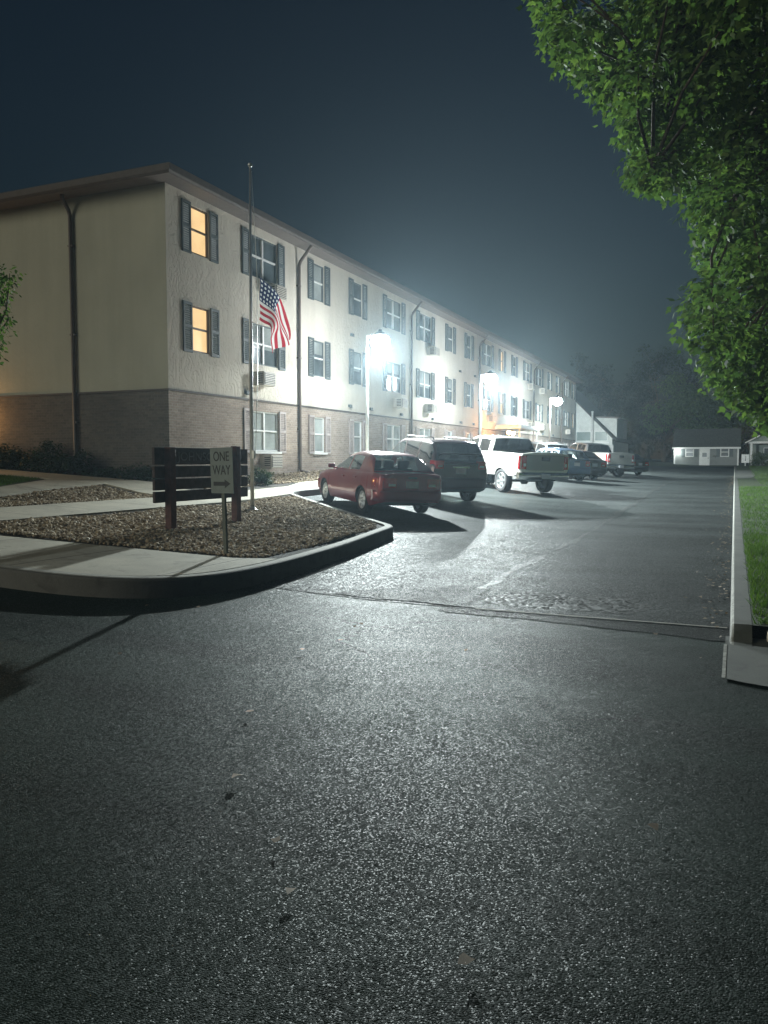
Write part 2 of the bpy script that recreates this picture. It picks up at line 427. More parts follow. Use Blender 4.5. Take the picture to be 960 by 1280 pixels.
patch('smooth_strip', [(.0, 7.66), (-2.6, 7.665)]+ragged((-2.7, 7.45), (.0, 7.12), .04, .15, 13), G, .004, M_SMOOTH, .3)
sweep('seam_strip', [(-2.35, 7.68), (-.02, 7.68)], [(.018, .0115), (-.018, .0116)], G, M_KERB_TOP)
sweep('worn_seam_cross', ragged((-2.7, 18.6), (-.6, 18.3), .03, .2, 21), [(.03, .012), (-.03, .0121)], G, M_SMOOTH)
sweep('lane_stop_line', ragged((-2.7, 54.2), (-.25, 54.6), .02, .3, 22), [(.45, .0135), (-.45, .0136)], G, M_CRACK)
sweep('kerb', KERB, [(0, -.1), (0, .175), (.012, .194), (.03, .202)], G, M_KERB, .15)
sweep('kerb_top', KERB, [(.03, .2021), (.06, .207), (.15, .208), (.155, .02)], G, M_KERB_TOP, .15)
kin = [(x, y) for x, y in KERB]
def inset(line, d):
    out = []
    for i, p in enumerate(line):
        a, b = np.array(line[max(i-1, 0)]), np.array(line[min(i+1, len(line)-1)]); t = (b-a)/np.linalg.norm(b-a)
        out.append((p[0]-t[1]*d, p[1]+t[0]*d))
    return out
KIN = inset(KERB, .152)
patch('planting_bed', KIN+[(-16, 79.0), (-16, 40), (-45, 40)], I, 0, M_SOIL, .5)
front = [p for p in KIN if p[1] < 8.45]
patch('street_sidewalk', front+[(-5.13, 8.42), (-5.55, 8.12), (-6.6, 7.98), (-8.9, 7.66), (-45, 7.6)], I, .035, M_WALK_X, .4, skirt=.06)
patch('path', [(-10.3, 7.55), (-10.32, 15.6), (-10.62, 18.2), (-11.24, 19.3), (-11.24, 79), (-12.6, 79), (-12.6, 22.2), (-12.0, 20.4), (-11.9, 7.55)], I, .037, M_WALK_Y, .4, skirt=.06)
patch('cross_path', [(-11.88, 15.0), (-11.88, 16.8), (-45, 16.8), (-45, 15.2), (-16, 15.2)], I, .039, M_WALK_X, .5, skirt=.06)
patch('diagonal_path', [(-14.1, 15.3), (-15.9, 15.3), (-14.15, 12.2), (-12.3, 8.6), (-11.88, 8.4), (-11.88, 9.95), (-12.75, 9.95), (-13.3, 11.4)], I, .041, M_WALK_Y, .4, skirt=.06)
left_lawn = [(-16.0, 15.17), (-14.25, 12.2), (-12.4, 8.6), (-12.4, 7.66), (-40, 7.62), (-40, 15.17)]
patch('left_lawn', left_lawn, I, .02, M_TURF, .5)
# right side: kerb, apron, verge
ke = lambda y: .06+.78*float(S((y-6.95)/.45))
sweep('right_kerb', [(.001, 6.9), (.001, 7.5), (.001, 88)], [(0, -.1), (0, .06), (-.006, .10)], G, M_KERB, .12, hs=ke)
sweep('right_kerb_edge', [(.001, 6.9), (.001, 7.5), (.001, 88)], [(-.006, .10), (-.016, .13), (-.032, .142)], G, plain('lamplit_kerb_tone', (.27, .27, .24), .85, var=.45, scale=18), .12, hs=ke)  # lamplight on the kerb edge is put into this paler strip's colour
sweep('right_kerb_top', [(.001, 6.9), (.001, 7.5), (.001, 88)], [(-.032, .142), (-.17, .145), (-.175, -.1)], G, M_KERB_DARK, .12, hs=ke)
patch('apron', [(-.03, 5.87), (.1, 5.8), (.75, 5.62), (2.2, 5.4), (30, 5.4), (30, 7.15), (2.0, 7.15), (.9, 7.15), (.45, 7.3), (-.03, 7.3)], G, .014, M_KERB_DARK, .3)
sweep('apron_edge', [(-.03, 5.87), (-.028, 6.95)], [(.012, .016), (-.012, .017)], G, plain('lamplit_kerb_tone', (.27, .27, .24), .85))  # same paler tone carries the lamplit edge line along the apron
lawn = [(.175, 7.32), (.5, 7.28), (.95, 7.0), (2.0, 7.2), (40, 7.2), (40, 125), (-8, 125), (-8, 79.2), (-4.5, 88), (.175, 88)]
patch('lawn', lawn, G, .12, M_TURF, .8)
patch('far_lawn', [(-10.5, 79.05), (-4.2, 79.05), (-4.2, 87.9), (-7.9, 124), (-10.5, 124)], G, .11, M_TURF, 1.0)
patch('side_pavement', [(.172, 48), (.172, 70), (1.3, 70), (1.25, 56), (.9, 50)], G, .135, M_KERB_DARK, .5)

def scatter_poly(poly, n, seed):
    r = np.random.default_rng(seed); xs = [p[0] for p in poly]; ys = [p[1] for p in poly]; out = np.zeros((0, 2))
    while len(out) < n:
        q = np.stack([r.uniform(min(xs), max(xs), n*2), r.uniform(min(ys), max(ys), n*2)], -1)
        out = np.concatenate([out, q[inpoly(q[:, 0], q[:, 1], poly)]])
    return out[:n]
ph = (1+5**.5)/2
ICO = np.array([(-1,ph,0),(1,ph,0),(-1,-ph,0),(1,-ph,0),(0,-1,ph),(0,1,ph),(0,-1,-ph),(0,1,-ph),(ph,0,-1),(ph,0,1),(-ph,0,-1),(-ph,0,1)])/1.9
ICF = np.array([(0,11,5),(0,5,1),(0,1,7),(0,7,10),(0,10,11),(1,5,9),(5,11,4),(11,10,2),(10,7,6),(7,1,8),(3,9,4),(3,4,2),(3,2,6),(3,6,8),(3,8,9),(4,9,5),(2,4,11),(6,2,10),(8,6,7),(9,8,1)])
def rocks(name, polys, seed):
    r = np.random.default_rng(seed); allv = []
    for poly, n, lo, hi in polys:
        p = scatter_poly(poly, n, seed); k = len(p); s = r.uniform(lo, hi, k)*r.choice([.7, 1, 1.35], k, p=[.4, .45, .15])
        v = ICO[None]*r.uniform(.7, 1.25, (k, 12, 1))*(s[:, None, None])*r.uniform(.6, 1.2, (k, 1, 3))*np.array([1.15, 1, .72])
        a = r.uniform(0, 6.28, k); b = r.normal(0, .45, k)
        ca, sa, cb, sb = np.cos(a), np.sin(a), np.cos(b), np.sin(b)
        x, y, z = v[..., 0], v[..., 1], v[..., 2]
        y, z = y*cb[:, None]-z*sb[:, None], y*sb[:, None]+z*cb[:, None]
        x, y = x*ca[:, None]-y*sa[:, None], x*sa[:, None]+y*ca[:, None]
        lump = .012+.022*np.sin(p[:, 0]*2.1+1)*np.cos(p[:, 1]*1.7)
        lump = np.maximum(lump, .002)
        v = np.stack([x+p[:, :1], y+p[:, 1:], z+(I(p[:, 0], p[:, 1])+lump+s*.25*r.uniform(.2, 1.9, k))[:, None]], -1)
        allv.append((v, k))
    V = np.concatenate([v for v, k in allv]); K = len(V)
    me = bpy.data.meshes.new(name); F = (ICF[None]+np.arange(K)[:, None, None]*12).reshape(-1)
    me.vertices.add(K*12); me.vertices.foreach_set('co', V.astype(np.float32).ravel())
    me.loops.add(len(F)); me.loops.foreach_set('vertex_index', F.astype(np.int32))
    me.polygons.add(len(F)//3); me.polygons.foreach_set('loop_start', np.arange(0, len(F), 3, dtype=np.int32))
    me.materials.append(M_ROCK); me.update(calc_edges=True)
    o = bpy.data.objects.new(name, me); C.objects.link(o); return o
bedA = [(-5.4, 8.55), (-5.45, 10.4), (-5.8, 12.9), (-6.1, 13.55), (-10.25, 17.7), (-10.1, 14), (-10.1, 8.1), (-8.8, 7.95), (-6.6, 8.25), (-5.7, 8.35)]
bedB = [(-12.02, 10.1), (-12.02, 14.85), (-13.95, 14.85), (-13.2, 11.4), (-12.7, 10.1)]
bedC = [(-12.75, 17.5), (-12.75, 32), (-14.1, 32), (-14.1, 17.9)]
tag(rocks('landscape_rock', [(bedA, 30000, .015, .034), (bedB, 5200, .018, .038), (bedC, 7000, .02, .04)], 4), 'tan and grey crushed rock covering the beds around the wooden sign and along the wall', 'rock', kind='stuff')

def blades(name, pts, zf, off, hmin, hmax, wd, seed, label):
    r = np.random.default_rng(seed); k = len(pts); h = r.uniform(hmin, hmax, k); a = r.uniform(0, 6.28, k); l = r.normal(0, .45, (k, 2))*h[:, None]
    d = np.stack([np.cos(a), np.sin(a)], -1)*wd*r.uniform(.6, 1.4, (k, 1)); z = zf(pts[:, 0], pts[:, 1])+off
    A = np.concatenate([pts-d, z[:, None]], 1); B = np.concatenate([pts+d, z[:, None]], 1); T = np.concatenate([pts+l, (z+h)[:, None]], 1)
    return tag(fast(name, np.stack([A, B, T], 1), 3, M_GRASS), label, 'grass', kind='stuff')
g1 = scatter_poly([(.19, 7.4), (.5, 7.32), (.95, 7.05), (2.6, 7.15), (4.5, 16), (.19, 16)], 42000, 31)
g2 = scatter_poly([(.19, 16), (4.5, 16), (9, 34), (.19, 34)], 42000, 32)
g3 = scatter_poly([(1.0, 34), (9, 34), (14, 88), (1.3, 88)], 40000, 33)
# clumpy, uneven turf: thin it where a low frequency pattern says so
def thin(p, f): 
    v = np.sin(p[:, 0]*3.1+np.sin(p[:, 1]*2.3)*1.3)*np.cos(p[:, 1]*2.7+np.sin(p[:, 0]*4.1)); return p[(v > f) | (rng.uniform(size=len(p)) < .45)]
blades('grass', np.concatenate([thin(g1, -.2), thin(g2, -.4), g3]), G, .11, .035, .10, .007, 34, 'uneven green lawn grass beside the right kerb')
g4 = scatter_poly([(-16.05, 15.1), (-14.35, 12.2), (-12.6, 8.8), (-15, 8.0), (-22, 15.1)], 30000, 35)
blades('grass', g4, I, .015, .03, .07, .008, 36, 'bright green lawn grass between the walkways by the gable wall')
# dry leaves along the right kerb and stray ones on the street
k = 520; lx = -np.abs(rng.normal(0, .16, k))-.02; ly = rng.uniform(7.4, 58, k)
lx = np.concatenate([lx, rng.uniform(-6, 1, 26)]); ly = np.concatenate([ly, rng.uniform(1.8, 7.5, 26)])
V = []
for x, y in zip(lx, ly):
    a = random.uniform(0, 6.28); s = random.uniform(.012, .032); z = float(G(x, y))+.026
    for q in range(6):
        t = a+q*math.pi/3; rr = s*(1 if q % 2 == 0 else .6)
        V.append((x+rr*math.cos(t), y+rr*1.4*math.sin(t), z+random.uniform(-.003, .012)))
tag(fast('fallen_leaves', V, 6, plain('dry_leaf', (.20, .15, .09), .8, var=.4, scale=20)), 'dry leaves and grit gathered along the right kerb and scattered on the street', 'leaves', kind='stuff')
# ------------------------------------------------------------------ apartment building
FX, Y0, Y1, XB = -14.2, 17.8, 78.6, -31.0
ZB, ZM, ZT = .3, 3.45, 8.95
ORG = (FX, Y0, .95)
apt = empty('apartment_building', ORG, label='long three storey apartment building in cream stucco over tan brick with shutters', cat='building')
SING, DOUB = (.86, .40), (1.70, .41)
cols = [(19.3, 's', 'lit'), (22.7, 'd', ''), (26.47, 's', ''), (29.8, 's', ''), (33.6, 'd', ''), (37.6, 'd', ''), (41.4, 's', ''), (44.7, 's', ''), (48.5, 'd', ''), (51.9, 's', 'lit'),
        (55.1, 's', ''), (58.9, 'd', ''), (62.9, 'd', ''), (66.7, 's', ''), (70.0, 's', ''), (74.0, 'd', ''), (77.3, 's', 'lit2')]
ROWS = [(1.80, 3.10), (4.60, 5.90), (7.36, 8.68)]
openings = []
for y, k, f in cols:
    for lv, (a, b) in enumerate(ROWS):
        if lv == 0 and y in (19.3, 51.9, 55.1): continue
        wd = (SING if k == 's' else DOUB)[0]
        lit = (f == 'lit' and lv > 0) or (f == 'lit2' and lv == 1)
        openings.append((y, wd, a, b, lv, k, lit))
def holed_wall(name, z0, z1, ops, mat):
    ys = sorted({Y0, Y1} | {o[0]-o[1]/2 for o in ops} | {o[0]+o[1]/2 for o in ops}); zs = sorted({z0, z1} | {o[2] for o in ops} | {o[3] for o in ops})
    mb = MB()
    for a, b in zip(ys, ys[1:]):
        for c, d in zip(zs, zs[1:]):
            m = ((a+b)/2, (c+d)/2)
            if any(abs(m[0]-o[0]) < o[1]/2 and o[2] < m[1] < o[3] for o in ops): continue
            mb.add([(FX, a, c), (FX, b, c), (FX, b, d), (FX, a, d)], [(0, 1, 2, 3)])
    for o in ops:
        a, b, c, d = o[0]-o[1]/2, o[0]+o[1]/2, o[2], o[3]; x = FX-.14
        mb.add([(FX, a, c), (FX, b, c), (FX, b, d), (FX, a, d), (x, a, c), (x, b, c), (x, b, d), (x, a, d)], [(0, 1, 5, 4), (1, 2, 6, 5), (2, 3, 7, 6), (3, 0, 4, 7)])
    return mb
mb = holed_wall('w', ZM, ZT+.3, [o for o in openings if o[4] > 0], None); mb.build('stucco_wall', M_STUCCO, apt, ORG)
mb = holed_wall('w', ZB, ZM-.03, [o for o in openings if o[4] == 0], None); mb.build('brick_wall', M_BRICK, apt, ORG)
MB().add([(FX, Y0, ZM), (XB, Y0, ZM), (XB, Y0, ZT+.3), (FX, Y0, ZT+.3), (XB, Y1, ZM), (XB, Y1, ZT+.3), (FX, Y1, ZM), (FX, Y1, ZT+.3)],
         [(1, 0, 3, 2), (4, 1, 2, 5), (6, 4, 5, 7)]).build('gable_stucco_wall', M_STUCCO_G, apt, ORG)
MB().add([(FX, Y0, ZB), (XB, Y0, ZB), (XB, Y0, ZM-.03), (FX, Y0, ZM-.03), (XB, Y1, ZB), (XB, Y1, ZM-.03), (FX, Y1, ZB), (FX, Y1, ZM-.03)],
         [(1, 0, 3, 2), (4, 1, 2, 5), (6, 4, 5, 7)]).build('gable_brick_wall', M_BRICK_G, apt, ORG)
MB().box((FX+.012, (Y0+Y1)/2, ZM-.015), (.06, Y1-Y0+.08, .05)).box(((FX+XB)/2, Y0-.012, ZM-.015), (FX-XB, .06, .05)).build('wall_flashing', M_FASCIA, apt, ORG)
# hipped roof with soffit, fascia gutter
O = .62; ex0, ex1, ey0, ey1 = XB-O, FX+O, Y0-O, Y1+O; xm = (ex0+ex1)/2; hw = (ex1-ex0)/2; rz = ZT+.22+hw*.30
rf = MB().add([(ex0, ey0, ZT+.22), (ex1, ey0, ZT+.22), (ex1, ey1, ZT+.22), (ex0, ey1, ZT+.22), (xm, ey0+hw, rz), (xm, ey1-hw, rz)],
         [(0, 1, 4), (1, 2, 5, 4), (2, 3, 5), (3, 0, 4, 5)]).build('roof', M_ROOF, apt, ORG)
MB().add([(ex0, ey0, ZT), (ex1, ey0, ZT), (ex1, ey1, ZT), (ex0, ey1, ZT)], [(0, 3, 2, 1)]).build('soffit', M_SOFFIT, rf)
bpy.data.objects['soffit'].data.transform(Matrix.Translation((-ORG[0], -ORG[1], -ORG[2])))
g = MB()
for a, b in (((ex0, ey0), (ex1, ey0)), ((ex1, ey0), (ex1, ey1)), ((ex1, ey1), (ex0, ey1)), ((ex0, ey1), (ex0, ey0))):
    d = Vector((b[0]-a[0], b[1]-a[1], 0)).normalized(); n = Vector((d.y, -d.x, 0)); A, B = Vector((*a, 0)), Vector((*b, 0))
    pr = [(-.01, ZT-.03), (.03, ZT-.04), (.09, ZT+.02), (.12, ZT+.17), (.10, ZT+.18), (.08, ZT+.2), (-.01, ZT+.21)]
    g.grid([[tuple(A+n*u-d*u+Vector((0, 0, h))) for u, h in pr], [tuple(B+n*u+d*u+Vector((0, 0, h))) for u, h in pr]], 0, False)
gut = g.build('gutter', M_FASCIA, rf, ORG)

# windows: one of each kind, copied
def make_window(kind, lv, lit, variant=0):
    wd = SING[0] if kind == 's' else DOUB[0]; sh = (SING if kind == 's' else DOUB)[1]; h = ROWS[lv][1]-ROWS[lv][0]
    fm = M_WHITE if (not lit and lv == 0) else (M_SHUT if not lit else plain('brown_window_frame', (.10, .065, .04), .5))
    m = MB(); x = -.075; b = .045
    m.box((x, 0, h/2-b/2), (.07, wd, b)).box((x, 0, -h/2+b/2), (.07, wd, b))
    m.box((x, wd/2-b/2, 0), (.069, b, h-2*b)).box((x, -wd/2+b/2, 0), (.069, b, h-2*b))
    sm = M_WHITE if not lit else fm
    m.box((x+.004, 0, .02), (.06, wd-2*b, .055), m=1)
    if kind == 'd': m.box((x+.006, 0, 0), (.075, .09, h-2*b-.002), m=1)
    if lv == 0: m.box((.02, 0, -h/2-.045), (.12, wd+.18, .075))
    f = m.build('window', [fm, sm], apt, bevel=.004)
    pm = M_LIT if lit else (M_PANE_PALE if (lv == 0 and variant != 2) or variant == 1 else M_PANE)
    MB().add([(-.09, -wd/2+.03, -h/2+.03), (-.09, wd/2-.03, -h/2+.03), (-.09, wd/2-.03, h/2-.03), (-.09, -wd/2+.03, h/2-.03)], [(0, 1, 2, 3)]).build('pane', pm, f)
    if variant in (2, 3):
        dz = h*(.34 if variant == 2 else .56)
        MB().add([(-.086, -wd/2+.05, h/2-.04-dz), (-.086, wd/2-.05, h/2-.04-dz), (-.086, wd/2-.05, h/2-.04), (-.086, -wd/2+.05, h/2-.04)], [(0, 1, 2, 3)]).build('blind', M_PANE_PALE, f)
    for sg in (-1, 1):
        s = MB(); cy_ = sg*(wd/2+sh/2+.015); hh = h+.10
        s.box((.03, cy_+sh/2-.028, 0), (.045, .056, hh)).box((.03, cy_-sh/2+.028, 0), (.045, .056, hh))
        for zz in (-hh/2+.04, .03, hh/2-.04): s.box((.031, cy_, zz), (.043, sh-.112, .08))
        nsl = 20
        for q in range(nsl):
            zz = -hh/2+.1+(hh-.2)*(q+.5)/nsl
            if abs(zz-.03) < .06: continue
            s.box((.022, cy_, zz), (.03, sh-.112, .042), Matrix.Rotation(R(32), 3, 'Y'))
        s.build('shutter', M_SHUT_PALE if lv == 0 else M_SHUT, f)
    return f
protos = {}
for i, (y, wd, a, b, lv, k, lit) in enumerate(openings):
    var = {3: 1, 1: 2, 4: 3}.get((i*7+lv) % 6, 0) if not lit else 0
    key = (k, lv if lv == 0 else (1 if lv == 1 else 2), lit, var)
    if key not in protos:
        o = make_window(k, lv, lit, var); protos[key] = o
    else:
        s_ = protos[key]; o = s_.copy(); C.objects.link(o); o.parent = apt
        for ch in list(s_.children):
            c = ch.copy(); C.objects.link(c); c.parent = o
    o.location = (0, y-ORG[1], (a+b)/2-ORG[2])
    if lit: o['label'] = 'lit window with warm glowing blind'
# downspouts
def downspout(x0, y0, dirx, diry, zb, face):
    m = MB(); n = Vector((dirx, diry, 0)); t = Vector((-diry, dirx, 0)); p = Vector((x0, y0, 0))
    e_ = O+.02 if face == 'f' else .36; e2 = O*.8 if face == 'f' else .34
    q = [(p+n*e_, ZT+.06), (p+n*e2, ZT-.10), (p+n*.13, ZT-.52 if face == 'f' else ZT-.36), (p+n*.075, ZT-.66 if face == 'f' else ZT-.5), (p+n*.075, zb+.22), (p+n*.11, zb+.12), (p+n*.45, zb+.05)]
    m.tube([(*v.xy, z) for v, z in q], .058, 8)
    for z in (2.6, 5.1, 7.6): m.box((*(p+n*.05).xy, z), (.16 if dirx == 0 else .12, .16 if diry == 0 else .12, .05))
    return m.build('downspout', M_BROWN, apt, ORG)
for y in (24.9, 35.6, 46.65, 60.9, 71.8): downspout(FX, y, 1, 0, 1.0, 'f')
downspout(-17.5, Y0, 0, -1, .95, 'g')
# through-wall air conditioners
acp = None
for y, z in ((22.35, 4.12), (23.1, 7.0), (22.75, 1.46), (33.9, 4.1), (37.9, 4.1), (38.2, 6.95), (48.8, 4.1), (59.2, 4.1), (59.3, 6.95), (63.2, 4.1), (63.3, 6.95), (74.2, 4.1), (33.7, 1.46), (48.6, 1.46)):
    if acp is None:
        m = MB().box((.19, 0, 0), (.46, .70, .44)); a = m.build('air_conditioner', M_ACBOX, apt, bevel=.012)
        g = MB().box((.424, 0, 0), (.012, .64, .38), m=1)
        for q in range(7): g.box((.434, 0, -.165+q*.055), (.02, .60, .022), Matrix.Rotation(R(-25), 3, 'Y'))
        for sg in (-1, 1):
            for q in range(5): g.box((.27, sg*.353, -.13+q*.065), (.22, .012, .03), m=1)
        g.build('grille', [M_ACBOX, M_DARKMETAL], a); acp = a
    else:
        a = acp.copy(); C.objects.link(a); a.parent = apt
        c = acp.children[0].copy(); C.objects.link(c); c.parent = a
    a.location = (0, y-ORG[1], z-ORG[2])
vp = None
for y, z in ((21.6, 3.62), (29.0, 3.66), (31.0, 3.66), (29.2, 6.5), (34.4, 3.6), (38.6, 3.6), (43.2, 3.62), (45.6, 3.62), (43.0, 6.45), (45.8, 6.45), (55.4, 3.6), (64.2, 3.6), (68.2, 3.62)):
    if vp is None:
        m = MB().box((.05, 0, .02), (.10, .20, .10)); m.box((.06, 0, -.04), (.14, .24, .02), Matrix.Rotation(R(20), 3, 'Y'))
        v = m.build('wall_vent', M_SHUT, apt, bevel=.01); vp = v
    else: v = vp.copy(); C.objects.link(v); v.parent = apt
    v.location = (0, y-ORG[1], z-ORG[2])
# control joints: the dark vertical strip by the first ground floor window
MB().box((FX+.015, 21.45, 2.4), (.03, .06, 1.35)).build('meter_conduit', M_DARKMETAL, apt, ORG)
# entrance canopy with two warm lamps under it
cn = MB().box((FX+.85, 53.0, 3.62), (1.7, 5.4, .16)).box((FX+.85, 53.0, 3.74), (1.6, 5.2, .1)).build('entrance_canopy', M_WHITE, apt, ORG, bevel=.01)
for yy in (50.6, 55.4): MB().tube([(FX+1.55, yy, .9), (FX+1.55, yy, 3.54)], .06, 10).build('post', M_WHITE, cn, ORG)
for yy in (50.9, 51.9):
    MB().lathe([(.02, .06), (.10, .05), (.13, 0), (.12, -.10), (.05, -.16), (0, -.165)], 'z', (FX+1.62, yy-3.2, 3.22), 14).build('canopy_lamp', emit('amber_lens', (1.0, .42, .10), 60), cn, ORG)
    lamp('amber_light', 'POINT', (FX+1.62-ORG[0], yy-3.2-ORG[1], 3.02-ORG[2]), 120, (1, .48, .14), cn, shadow_soft_size=.08)
door = MB().box((FX+.03, 53, 2.1), (.06, 1.9, 2.2)).build('entrance_door', M_DARKMETAL, apt, ORG)
MB().box((FX+.064, 52.5, 2.2), (.012, .7, 1.7)).box((FX+.064, 53.5, 2.2), (.012, .7, 1.7)).build('door_pane', M_PANE, door, ORG)
# warm wall lamp on the gable, just outside the left edge of the view
wl_ = MB().box((-21.4, Y0-.06, 2.95), (.16, .12, .26)).lathe([(.09, .0), (.10, -.12), (.06, -.2), (0, -.2)], 'z', (-21.4, Y0-.15, 2.9), 12, 1).build('wall_lamp', [M_DARKMETAL, emit('warm_lens', (1, .5, .15), 40)], apt, ORG)
lamp('warm_light', 'POINT', (-21.4-ORG[0], Y0-.42-ORG[1], 2.75-ORG[2]), 34, (1, .50, .16), apt, shadow_soft_size=.08)

# ------------------------------------------------------------------ annex behind the far end
AO = (-16.0, 80.2, 1.0)
ann = empty('annex_building', AO, label='pale steep roofed annex with dark garage bands beyond the apartment end', cat='building')
ax0, ax1, ay0, ay1, ae = -21.6, -10.9, 80.2, 93.0, 3.62; axm = (ax0+ax1)/2; apk = ae+(ax1-ax0)/2*1.02
M_SIDING = plain('pale_siding', (.60, .62, .60), .7, scale=2)
MB().add([(ax0, ay0, .3), (ax1, ay0, .3), (ax1, ay0, ae), (axm, ay0, apk), (ax0, ay0, ae), (ax0, ay1, .3), (ax1, ay1, .3), (ax1, ay1, ae), (axm, ay1, apk), (ax0, ay1, ae)],
         [(0, 1, 2, 3, 4), (1, 6, 7, 2), (6, 5, 9, 8, 7), (5, 0, 4, 9)]).build('siding_wall', M_SIDING, ann, AO)
r_ = MB()
for sg, xe in ((1, ax1), (-1, ax0)):
    e = .35; xo, zo = xe+sg*e, ae-e*1.02
    r_.add([(axm, ay0-.3, apk+.03), (xo, ay0-.3, zo+.03), (xo, ay1+.3, zo+.03), (axm, ay1+.3, apk+.03), (axm, ay0-.3, apk+.2), (xo, ay0-.3, zo+.2), (xo, ay1+.3, zo+.2), (axm, ay1+.3, apk+.2)],
           [(0, 1, 5, 4), (1, 2, 6, 5), (2, 3, 7, 6), (4, 5, 6, 7), (0, 3, 2, 1)])
r_.build('roof', M_ROOF, ann, AO)
dm = MB().add([(-12.75, 82, 5.75), (-10.72, 82, 5.62), (-10.72, 82, 3.75), (-12.75, 90, 5.75), (-10.72, 90, 5.62), (-10.72, 90, 3.75)], [(0, 2, 1), (3, 4, 5), (1, 2, 5, 4)]).build('dormer', M_SIDING, ann, AO)
MB().box((-11.65, 86, 5.76), (2.3, 8.5, .14), Matrix.Rotation(R(3.5), 3, 'Y')).build('dormer_roof', M_SOFFIT, dm, AO)
for a, b in ((-14.35, -12.95), (-12.55, -11.35)):
    f = MB().box(((a+b)/2, ay0-.03, 3.86), (b-a, .06, .9)).build('window', M_WHITE, ann, AO)
    MB().box(((a+b)/2, ay0-.065, 3.86), (b-a-.06, .03, .84)).build('pane', plain('green_pane', (.10, .15, .14), .3), f, AO)
MB().box((-12.9, ay0-.05, 3.22), (3.4, .1, .12)).build('trim_board', M_WHITE, ann, AO)
for a in (-14.4, -12.5):
    d_ = MB().box((a+.85, ay0-.04, 1.95), (1.75, .08, 2.1)).build('garage_door', plain('door_grey', (.42, .43, .42), .6), ann, AO)
    for q in range(3): MB().box((a+.85, ay0-.085, 1.3+.55*q), (1.7, .012, .03)).build('door_groove', M_SHUT, d_, AO) if q == 1 else None

# ------------------------------------------------------------------ small houses at the end of the drive
def small_house(name, x0, x1, y0, y1, zb, ze, zr, label, front_porch=False):
    org = ((x0+x1)/2, (y0+y1)/2, zb); h = empty(name, org, label=label, cat='house'); ym = (y0+y1)/2
    wall = plain('grey_siding', (.20, .215, .21), .75, scale=2)
    MB().add([(x0, y0, zb-.4), (x1, y0, zb-.4), (x1, y1, zb-.4), (x0, y1, zb-.4), (x0, y0, ze), (x1, y0, ze), (x1, y1, ze), (x0, y1, ze), (x0, ym, zr-.1), (x1, ym, zr-.1)],
             [(0, 1, 5, 4), (1, 2, 6, 9, 5), (2, 3, 7, 6), (3, 0, 4, 8, 7)]).build('siding_wall', wall, h, org)
    m = MB(); e = .35; sl_ = (zr-ze)/(ym-y0)
    for sg, ye in ((-1, y0), (1, y1)):
        yo = ye+sg*e; zo = ze-e*sl_
        m.add([(x0-.25, ym, zr), (x1+.25, ym, zr), (x1+.25, yo, zo), (x0-.25, yo, zo), (x0-.25, ym, zr+.12), (x1+.25, ym, zr+.12), (x1+.25, yo, zo+.12), (x0-.25, yo, zo+.12)],
              [(0, 1, 2, 3), (4, 7, 6, 5), (3, 2, 6, 7), (0, 3, 7, 4), (1, 5, 6, 2)])
    m.build('roof', plain('grey_shingle', (.075, .085, .08), .9, scale=6, var=.3, bump=.01), h, org)
    f = MB().box(((x0+x1)/2, y0-e-.02, ze-e*sl_+.03), (x1-x0+.5, .06, .2)).build('fascia', M_WHITE, h, org)
    for xx in (x0, x1): MB().box((xx, y0-.02, (zb+ze)/2), (.16, .1, ze-zb)).build('corner_board', M_WHITE, h, org)
    return h, org
hx0, hx1, hy0, hz = -6.2, .35, 96.0, .83
house, HO = small_house('small_house', hx0, hx1, hy0, 102.5, hz, 3.05, 5.0, 'small grey house with a white door between two shuttered windows')
def house_window(x, z, wdt, hgt, y0, h, org):
    f = MB()
    for dx, dz, sx, sz in ((0, hgt/2, wdt, .09), (0, -hgt/2, wdt+.1, .1), (-wdt/2, 0, .09, hgt), (wdt/2, 0, .09, hgt), (0, 0, wdt-.09, .07)): f.box((x+dx, y0-.03-(.004 if dx else 0), z+dz), (sx, .08, sz))
    f = f.build('window', M_WHITE, h, org)
    MB().box((x, y0-.012, z), (wdt-.1, .03, hgt-.1)).build('pane', plain('house_pane', (.12, .14, .15), .25), f, org)
    for sg in (-1, 1): MB().box((x+sg*(wdt/2+.27), y0-.03, z), (.36, .06, hgt+.1)).build('shutter', M_SHUT, f, org)
house_window(-4.62, 2.42, .8, .95, hy0, house, HO); house_window(-1.0, 2.42, .8, .95, hy0, house, HO)
d_ = MB().box((-3.06, hy0-.03, 1.85), (1.08, .06, 2.05)).box((-3.06, hy0-.05, 1.83), (.90, .05, 1.95)).build('door', M_WHITE, house, HO)
MB().box((-3.06, hy0-.085, 2.12), (.46, .03, .45)).build('pane', plain('house_pane', (.12, .14, .15), .25), d_, HO)
MB().box((-2.68, hy0-.1, 1.75), (.07, .06, .1)).build('handle', M_DARKMETAL, d_, HO)
MB().box((-3.06, hy0-.5, hz+.04), (1.5, .95, .14)).build('door_step', M_KERB, house, HO)
MB().box((-1.95, hy0-.06, 1.98), (.5, .12, .1)).box((-1.95, hy0-.06, 1.86), (.06, .1, .16)).build('letter_box', M_DARKMETAL, house, HO)
MB().box((-5.95, hy0-.08, 2.62), (.12, .14, .24)).lathe([(.07, 0), (.09, -.1), (0, -.14)], 'z', (-5.95, hy0-.17, 2.6), 10, 1).build('wall_lamp', [M_DARKMETAL, emit('white_lens', (.9, 1, .95), 50)], house, HO)
lamp('house_light', 'POINT', (-5.75-HO[0], hy0-.55-HO[1], 2.4-HO[2]), 28, (.92, 1, .95), house, shadow_soft_size=.08)
